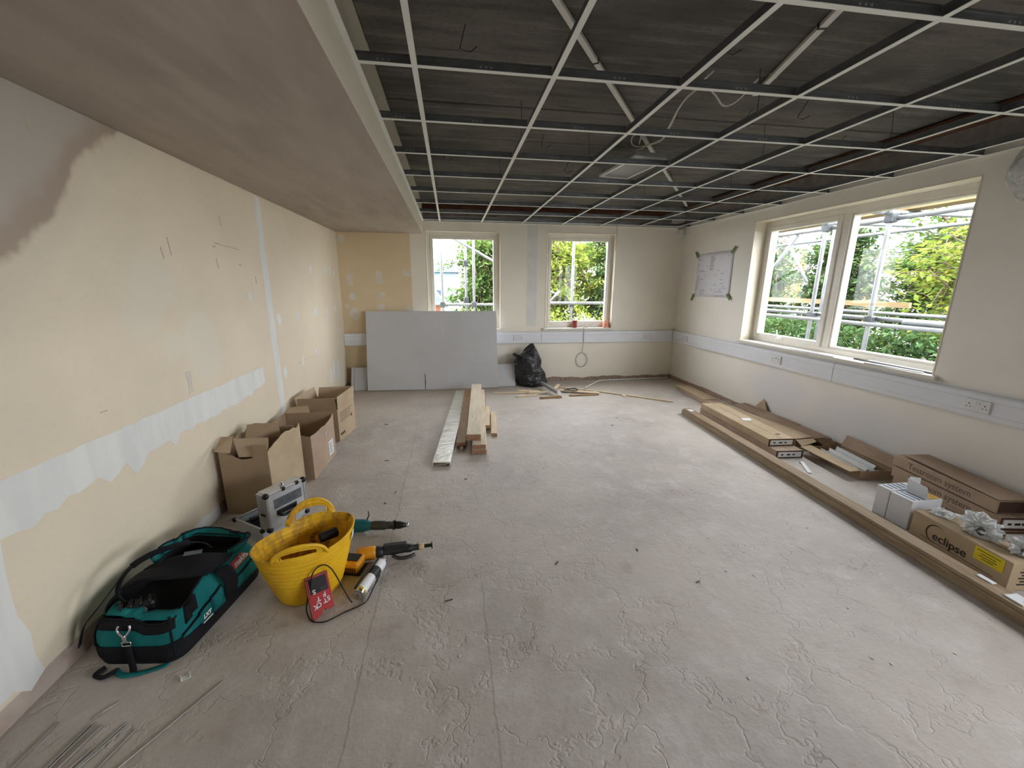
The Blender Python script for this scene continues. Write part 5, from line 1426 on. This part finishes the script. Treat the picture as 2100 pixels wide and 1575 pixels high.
# flap side drops down over the outer side as a webbing band
def drop(i, j):
    p0 = Vector((-1.105+.03*i, 1.80+.055*i, .232)); d_ = j
    return (p0.x+.022*math.sin(PI*min(1, d_*1.2))+.028*d_, p0.y+.008*d_, .238-.155*d_)
MB().grid(drop, 4, 8).build('webbing_band', m_blk, bag, world=True, smooth=True, solid=.004)
# handle loop
hp = bez([(-1.38, 1.675, .215), (-1.405, 1.68, .27), (-1.395, 1.735, .325), (-1.35, 1.81, .345), (-1.28, 1.89, .335), (-1.225, 1.95, .30), (-1.20, 1.97, .255)], 8)
def ribbon(path, w, side):
    b = MB(); vs = []; n_ = len(path)
    for k, p in enumerate(path):
        vs += [p-side*w/2, p+side*w/2]
    b.add(vs, [(2*k, 2*k+1, 2*k+3, 2*k+2) for k in range(n_-1)]); return b
ribbon(hp, .036, Vector((.75, -.55, .25)).normalized()).build('carry_handle', m_blk, bag, world=True, smooth=True, solid=.005)
MB().tube(hp[18:36], .013, 8).build('handle_grip', m_blk, bag, world=True, smooth=True)
sp_ = bez([(-1.405, 1.70, .31), (-1.455, 1.66, .235), (-1.50, 1.62, .17), (-1.52, 1.60, .09)], 6)
ribbon(sp_, .022, Vector((.3, -.9, 0)).normalized()).build('shoulder_strap', m_blk, bag, world=True, smooth=True, solid=.003)
# raised collar at the far mouth
far = [p for p in OUT if along(p) > .60]; k0 = OUT.index(far[0])
order = [OUT[(OUT.index(p))] for p in OUT if along(p) > .60]
order.sort(key=lambda p: math.atan2(p.x-CEN.x, p.y-CEN.y-.05))
def collar(i, j):
    p = order[min(len(order)-1, int(i*(len(order)-1)))]; q = bag_pt(p, rim_h(p)*.97, .004)
    fl = .022*math.sin(5*i*PI)
    d_ = (p-CEN).normalized()
    return (q.x+d_.x*(.010*j+fl*j), q.y+d_.y*(.010*j+fl*j), q.z+.034*j+.010*math.sin(3*PI*i)*j)
MB().grid(collar, 40, 6).build('mouth_collar', m_teal, bag, world=True, smooth=True, solid=.009)
MB().tube([Vector(collar(k/39, 1)) for k in range(40)], .0055, 6).build('collar_piping', m_blk, bag, world=True, smooth=True)
# side details: pocket, dark tab shape, badges
SX = lambda s_, z, off: bag_pt(min((p for p in OUT if p.x > -1.18 and along(p) > .02), key=lambda p: abs(along(p)-s_)), z, off)
def side_patch(nm, s0, s1, zf0, zf1, off, mat, solid=.003, n_=10):
    return MB().grid(lambda i, j: SX(s0+(s1-s0)*i, zf0(i)+(zf1(i)-zf0(i))*j, off), n_, 5).build(nm, mat, bag, world=True, smooth=True, solid=solid)
side_patch('side_pocket', .07, .42, lambda i: .085-.02*i, lambda i: .100+.055*i, .010, m_teal)
MB().tube([SX(.07+.35*k/9, .100+.055*k/9, .013) for k in range(10)], .0035, 6).build('pocket_piping', m_blk, bag, world=True, smooth=True)
side_patch('end_pocket', .46, .92, lambda i: .065-.015*i, lambda i: .118+.015*i, .009, m_teal)
MB().tube([SX(.46+.46*k/9, .118+.015*k/9, .012) for k in range(10)], .0035, 6).build('pocket_piping', m_blk, bag, world=True, smooth=True)
side_patch('dark_tab', .12, .20, lambda i: .130+.02*i, lambda i: .190+.02*i, .012, m_blk)
def on_side(s_, z, off):
    o_ = SX(s_, z, off); x_ = SX(min(.98, s_+.06), z, off)-SX(max(.02, s_-.06), z, off); y_ = SX(s_, z+.03, off)-SX(s_, z-.03, off)
    return frame(o_-Vector(bag.location), x_, y_)
MB().box(-.062, .062, -.022, .022, -.001, .0012, 0, on_side(.70, .175, .010)).build('red_badge', m_redlogo, bag)
text('badge_lettering', 'makita', .040, m_wprint, bag, on_side(.70, .173, .0118), shear=.15, bold=.0012)
text('pocket_lettering', 'LXT', .024, m_wprint, bag, on_side(.25, .095, .0165), shear=.2, bold=.0015)
MB().box(-.028, .028, -.003, .003, -.0004, .0004, 0, on_side(.25, .074, .0165)).build('pocket_print', m_wprint, bag)
# trigger clip and webbing on the near end
ne = bag_pt(min(near, key=lambda p: abs(p.x+1.325)), .17, .012)
for s_ in (-1, 1): MB().tube(bez([ne+Vector((s_*.020, 0, .028)), ne+Vector((s_*.022, -.006, .010)), ne+Vector((s_*.006, -.010, -.012))], 5), .0045, 8).build('trigger_clip', m_chrome, bag, world=True, smooth=True)
MB().lathe([(.004, -.04), (.008, -.03), (.009, -.015), (.006, -.008)], 12, 0, Matrix.Translation(ne+Vector((0, -.010, 0)))).build('clip_swivel', m_chrome, bag, world=True, smooth=True)
MB().tube([ne+Vector((-.016, -.008, -.042)), ne+Vector((.016, -.008, -.042)), ne+Vector((.016, -.008, -.060)), ne+Vector((-.016, -.008, -.060))], .0035, 8, closed=True).build('clip_ring', m_chrome, bag, world=True, smooth=True)
ribbon(bez([ne+Vector((0, -.006, -.052)), ne+Vector((.004, -.012, -.10)), ne+Vector((.012, -.02, -.155)), ne+Vector((.03, -.05, -.165))], 6), .026, Vector((1, 0, 0))).build('webbing_tail', m_blk, bag, world=True, smooth=True, solid=.003)
ribbon(bez([(-1.37, 1.55, .006), (-1.32, 1.515, .010), (-1.25, 1.525, .006), (-1.18, 1.55, .006)], 5), .022, Vector((.2, 1, 0)).normalized()).build('strap_end', m_teal, bag, world=True, smooth=True, solid=.003)
MB().tube(bez([(-1.42, 1.565, .010), (-1.43, 1.53, .012), (-1.39, 1.515, .012), (-1.36, 1.545, .012)], 6), .008, 6).build('strap_loop', m_blk, bag, world=True, smooth=True)
# tools showing in the near opening
t = thing('drill_in_bag', 'black tool with glossy ribs showing in the open end of the tool bag', 'tool', (-1.34, 1.66, .16)); t.matrix_basis = Matrix.Translation((-1.335, 1.672, .165)) @ Matrix.Rotation(.5, 4, 'Z')
MB().bbox(-.07, .06, -.03, .035, 0, .055, .015).build('housing', m_black, t)
for k in range(4): MB().tube([(-.05+.03*k, -.028, .05), (-.045+.03*k, 0, .066), (-.05+.03*k, .03, .05)], .006, 6).build('rib', simple('glossy_black', (20, 21, 24), .15), t, smooth=True)

# ------------------------------------------------------------------ aluminium case
m_casep = simple('silver_case_panel', (196, 200, 204), .4, .35, var=.08, scale=14, bump=.15, bscale=200); m_caseal = simple('case_extrusion', (206, 209, 212), .28, .8, var=.05)
case = thing('tool_case', 'open aluminium tool case with black corners and upright lid', 'case', (-1.365, 2.505, .001)); case.matrix_basis = frame((-1.365, 2.505, .001), (.826, -.563, 0), (.563, .826, 0))
CW, CD, CH = .27, .255, .095
b = MB(); b.box(0, CW, 0, .008, 0, CH).box(0, CW, CD-.008, CD, 0, CH).box(0, .008, .008, CD-.008, 0, CH).box(CW-.008, CW, .008, CD-.008, 0, CH).box(.008, CW-.008, .008, CD-.008, 0, .006)
b.build('tray', m_casep, case)
MB().box(.010, CW-.010, .010, CD-.010, .007, .05).build('foam_insert', m_dkin, case)
for (x0, x1, y0, y1) in ((-.002, CW+.002, -.002, .010), (-.002, CW+.002, CD-.010, CD+.002), (-.002, .010, .010, CD-.010), (CW-.010, CW+.002, .010, CD-.010)): MB().box(x0, x1, y0, y1, CH-.004, CH+.006).build('rim_extrusion', m_caseal, case, bevel=.002)
for x in (0, CW):
    for yv in (0, CD): MB().bbox(x-.012, x+.012, yv-.012, yv+.012, CH-.016, CH+.008, .006).build('corner_cap', m_black, case)
MB().tube([(.05, .06, .07), (.12, .20, .075)], .014, 8).build('stowed_tool', m_black, case, smooth=True)
lx = CW-.012; LT = .085; LH = .235; lz = CH+.004
lid = MB(); lid.box(lx+.004, lx+LT, .002, CD-.002, lz, lz+LH); ol = lid.build('lid', m_casep, case, bevel=.002)
def lid_part(nm, mat, *bx, bev=.0015): return MB().box(*bx).build(nm, mat, ol, bevel=bev)
for yv in (0, CD-.014): lid_part('edge_extrusion', m_caseal, lx, lx+LT+.004, yv, yv+.014, lz+.004, lz+LH-.004)
lid_part('edge_extrusion', m_caseal, lx, lx+LT+.004, .014, CD-.014, lz+LH-.012, lz+LH+.003)
lid_part('edge_extrusion', m_caseal, lx+LT*.46, lx+LT*.54, -.002, .001, lz+.004, lz+LH-.004)
lid_part('inset_panel', simple('grey_inset', (116, 122, 128), .3, .3, var=.25, scale=18), lx+LT, lx+LT+.003, .045, CD-.03, lz+LH-.105, lz+LH-.045)
for yv in (.0, CD):
    for x_, z_ in ((lx+LT, lz+LH), (lx+LT, lz+.02)):
        bm_ = bmesh.new(); bmesh.ops.create_icosphere(bm_, subdivisions=2, radius=.019)
        MB().bm(bm_, 0, Matrix.Translation((x_-.006, yv+(.006 if yv == 0 else -.006), z_-.006))).build('corner_cap', m_black, ol, smooth=True)
hd = bez([(lx+LT+.002, .07, lz+LH-.135), (lx+LT+.020, .075, lz+LH-.150), (lx+LT+.022, .12, lz+LH-.158), (lx+LT+.020, .165, lz+LH-.150), (lx+LT+.002, .17, lz+LH-.135)], 5)
MB().tube(hd, .009, 8).build('handle', m_black, ol, smooth=True)
MB().bbox(lx+LT, lx+LT+.006, .055, .185, lz+LH-.150, lz+LH-.118, .003).build('handle_plate', m_black, ol)
MB().lathe([(.001, 0), (.014, 0), (.014, .006), (.007, .008), (.007, .016), (.001, .018)], 14, 0, Matrix.Translation((lx+LT*.5, CD*.52, lz+LH+.003))).build('lock', m_chrome, ol, smooth=True)
for yv in (.10, .19): lid_part('latch', m_black, lx+LT-.01, lx+LT+.006, yv, yv+.022, lz+LH-.014, lz+LH+.006)
lid_part('latch', m_black, lx+LT*.35, lx+LT*.75, -.006, .001, lz+.10, lz+.115)

# ------------------------------------------------------------------ teal rotary hammer behind the tub
m_tealp = simple('teal_tool_plastic', (18, 92, 96), .4, var=.08, scale=20); m_dgrey = simple('dark_grey_plastic', (46, 46, 48), .45, var=.15, scale=25); m_gun = simple('gunmetal', (92, 90, 88), .35, .7, var=.15)
t = thing('rotary_hammer', 'teal rotary hammer drill lying on the floor behind the yellow tub', 'drill', (-.62, 2.40, .001)); t.matrix_basis = frame((-.66, 2.415, .001), (1, -.10, 0), (.10, 1, 0))
MB().lathe([(.001, -.13), (.034, -.13), (.040, -.11), (.040, .02), (.032, .05), (.026, .07)], 18, 0, Matrix.Translation((.06, 0, .045)) @ Matrix.Rotation(PI/2, 4, 'Y')).build('motor_housing', m_tealp, t, smooth=True)
MB().lathe([(.027, .07), (.029, .09), (.029, .15), (.024, .165), (.024, .20), (.030, .205), (.030, .215)], 18, 0, Matrix.Translation((.06, 0, .045)) @ Matrix.Rotation(PI/2, 4, 'Y')).build('gear_barrel', m_gun, t, smooth=True)
MB().lathe([(.022, .215), (.024, .22), (.024, .25), (.018, .265), (.014, .285), (.001, .286)], 16, 0, Matrix.Translation((.06, 0, .045)) @ Matrix.Rotation(PI/2, 4, 'Y')).build('chuck', m_black, t, smooth=True)
MB().lathe([(.012, .286), (.016, .288), (.016, .300), (.008, .304), (.001, .304)], 14, 0, Matrix.Translation((.06, 0, .045)) @ Matrix.Rotation(PI/2, 4, 'Y')).build('chuck_tip', m_chrome, t, smooth=True)
MB().tube(bez([(-.05, -.01, .035), (-.06, -.07, .03), (-.05, -.13, .028)], 5), .019, 10).build('grip', m_black, t, smooth=True)
MB().bbox(-.09, -.01, -.19, -.12, .002, .055, .010).build('battery', m_dgrey, t)
MB().tube([(.10, .01, .075), (.11, .03, .10), (.10, .05, .115)], .004, 6).build('depth_stop', m_black, t, smooth=True)
for k in range(4): MB().box(-.04+.018*k, -.03+.018*k, -.0415, -.036, .035, .058).build('vent', m_black, t)

# ------------------------------------------------------------------ yellow screw gun
m_yeltool = simple('yellow_tool_plastic', (226, 154, 34), .45, var=.1, scale=22)
t = thing('screw_gun', 'yellow and black cordless screw gun lying right of the tub', 'drill', (-.5, 2.11, .001)); t.matrix_basis = frame((-.545, 2.115, .001), (1, .085, 0), (-.085, 1, 0))
Mx_ = Matrix.Translation((.05, 0, .045)) @ Matrix.Rotation(PI/2, 4, 'Y')
MB().lathe([(.001, -.062), (.030, -.060), (.036, -.045), (.038, .02), (.034, .035), (.030, .04)], 18, 0, Mx_).build('motor_housing', m_yeltool, t, smooth=True)
MB().bbox(-.045, .045, -.115, -.010, .004, .070, .016, 0, Matrix.Rotation(-.35, 4, 'Z')).build('grip_housing', m_yeltool, t)
for k in range(6): MB().box(-.034+.012*k, -.028+.012*k, -.1168, -.1145, .018, .045, 0, Matrix.Rotation(-.35, 4, 'Z')).build('vent', m_black, t)
MB().bbox(-.05, .035, -.09, -.03, .069, .074, .002, 0, Matrix.Rotation(-.35, 4, 'Z')).build('name_plate', m_black, t)
MB().bbox(-.06, .055, -.118, -.02, .001, .012, .004, 0, Matrix.Rotation(-.35, 4, 'Z')).build('battery', m_black, t)
MB().lathe([(.031, .04), (.033, .045), (.033, .075), (.026, .08)], 18, 0, Mx_).build('clutch_ring', m_dgrey, t, smooth=True)
MB().lathe([(.022, .08), (.024, .10), (.026, .13), (.022, .20), (.024, .205), (.024, .23), (.018, .24), (.018, .275)], 14, 0, Mx_).build('nose_barrel', m_dgrey, t, smooth=True)
MB().bbox(.13, .26, -.018, .018, .055, .085, .006).build('feed_guide', m_dgrey, t)
MB().lathe([(.019, .275), (.020, .28), (.020, .30), (.014, .305)], 14, 0, Mx_).build('depth_collar', simple('bone_plastic', (206, 180, 140), .5), t, smooth=True)
MB().lathe([(.010, .305), (.010, .345), (.020, .346), (.020, .352), (.001, .352)], 14, 0, Mx_).build('nose_piece', m_black, t, smooth=True)
MB().tube(bez([(.18, -.03, .03), (.22, -.05, .022), (.27, -.045, .02), (.30, -.03, .022)], 5), .010, 8).build('screw_strip', m_gun, t, smooth=True)

# ------------------------------------------------------------------ gas canister with strap
ca, cb = Vector((-.492, 1.815, .031)), Vector((-.405, 2.075, .031)); cd_ = (cb-ca); CLn = cd_.length
t = thing('gas_canister', 'white-labelled aerosol canister lying in front of the screw gun', 'canister', tuple(ca)); Mz = cd_.to_track_quat('Z', 'Y').to_matrix().to_4x4(); t.matrix_basis = Matrix.Translation(ca) @ Mz
MB().lathe([(.001, .006), (.020, .004), (.026, 0), (.0285, .006), (.0285, .014)], 22).build('base_rim', m_chrome, t, smooth=True)
MB().lathe([(.0288, .014), (.0292, .020), (.0288, .026)], 22).build('gold_band', simple('gold_band', (214, 184, 84), .35, .5), t, smooth=True)
MB().lathe([(.0280, .026), (.0280, .125)], 22).build('label_sleeve', m_label, t, smooth=True)
MB().lathe([(.0283, .125), (.0283, .185)], 22).build('dark_sleeve', m_dgrey, t, smooth=True)
MB().lathe([(.0280, .185), (.0280, .235), (.026, .245), (.016, .258), (.010, .262), (.010, .274), (.001, .274)], 22).build('shoulder', m_label, t, smooth=True)
b = MB()
for k in range(6):
    a_ = math.radians(-150+k*11); b.box(-.0004, .0004, -.002, .002, .05, .10-.01*(k % 3), 0, Matrix.Rotation(a_, 4, 'Z') @ Matrix.Translation((.0284, 0, 0)))
o = b.build('label_print', simple('grey_ink2', (130, 134, 140), .8), t); o['kind'] = 'stuff'
MB().tube([(.020, .024, .01), (.024, .026, .09), (.016, .032, .16), (.02, .024, .24)], .006, 6).build('trigger_bar', m_black, t, smooth=True)

# ------------------------------------------------------------------ red staple box and its lead
m_redm = simple('red_enamel', (178, 32, 36), .38, var=.08, scale=16); m_redd = simple('worn_red_edge', (150, 74, 70), .5)
rb = thing('red_box', 'small red metal box with white upside-down lettering leaning on the tub', 'box', (-.64, 1.75, .001)); rb.matrix_basis = frame((-.666, 1.702, .002), (.082, .048, 0), (-.045, .077, .150)) 
# local x along the foot, local y up the face, local z out of the face
RW_, RH_, RD_ = .098, .192, .034
MB().prism([(0, 0), (.040, .016), (.046, .030), (.056, .034), (.062, .022), (RW_, .028), (RW_, RH_), (.004, RH_-.004)], -RD_+.004, 0).build('front_plate', m_redm, rb, bevel=.002)
MB().box(.010, RW_-.010, .112, .182, .0002, .0012).build('dark_window', simple('dark_recess', (20, 12, 12), .5), rb)
MB().box(.0, RW_, RH_-.006, RH_+.001, -RD_, .003).build('top_edge', m_redd, rb, bevel=.001)
MB().box(-.002, .002, .01, RH_-.01, -RD_, .002).build('side_edge', m_redd, rb)
MB().box(.055, RW_-.016, .116, .132, .0012, .0022).build('meter_face', m_dgrey, rb)
U = lambda x, y: Matrix.Translation((x, y, .0014)) @ Matrix.Rotation(PI, 4, 'Z')
for s_, x, yv in (('S', .080, .072), ('T', .064, .068), ('C', .036, .060), ('K', .020, .055), ('F', .066, .096), ('T', .038, .086), ('S', .026, .122)):
    text('letter', s_, .029, m_wprint, rb, U(x, yv), bold=.0008)
MB().lathe([(.001, 0), (.004, 0), (.004, .006), (.001, .007)], 10, 0, Matrix.Translation((.062, .024, 0))).build('screw', m_chrome, rb, smooth=True)
o = MB().tube(bez([(-.690, 1.765, .10), (-.680, 1.79, .190), (-.640, 1.815, .215), (-.603, 1.82, .185), (-.570, 1.815, .110), (-.535, 1.80, .035), (-.515, 1.79, .010)], 7), .0032, 6).build('black_lead', m_rub, smooth=True)
tag(o, 'black lead arching over the red box to the canister', 'cable')
o = MB().tube(bez([(-.70, 1.755, .09), (-.705, 1.735, .04), (-.68, 1.705, .008), (-.64, 1.69, .006), (-.60, 1.695, .006), (-.54, 1.735, .006), (-.475, 1.77, .006), (-.445, 1.80, .010), (-.425, 1.86, .03), (-.405, 1.93, .045)], 7), .0032, 6).build('black_lead', m_rub, smooth=True)
tag(o, 'black lead sweeping over the floor in front of the red box', 'cable')
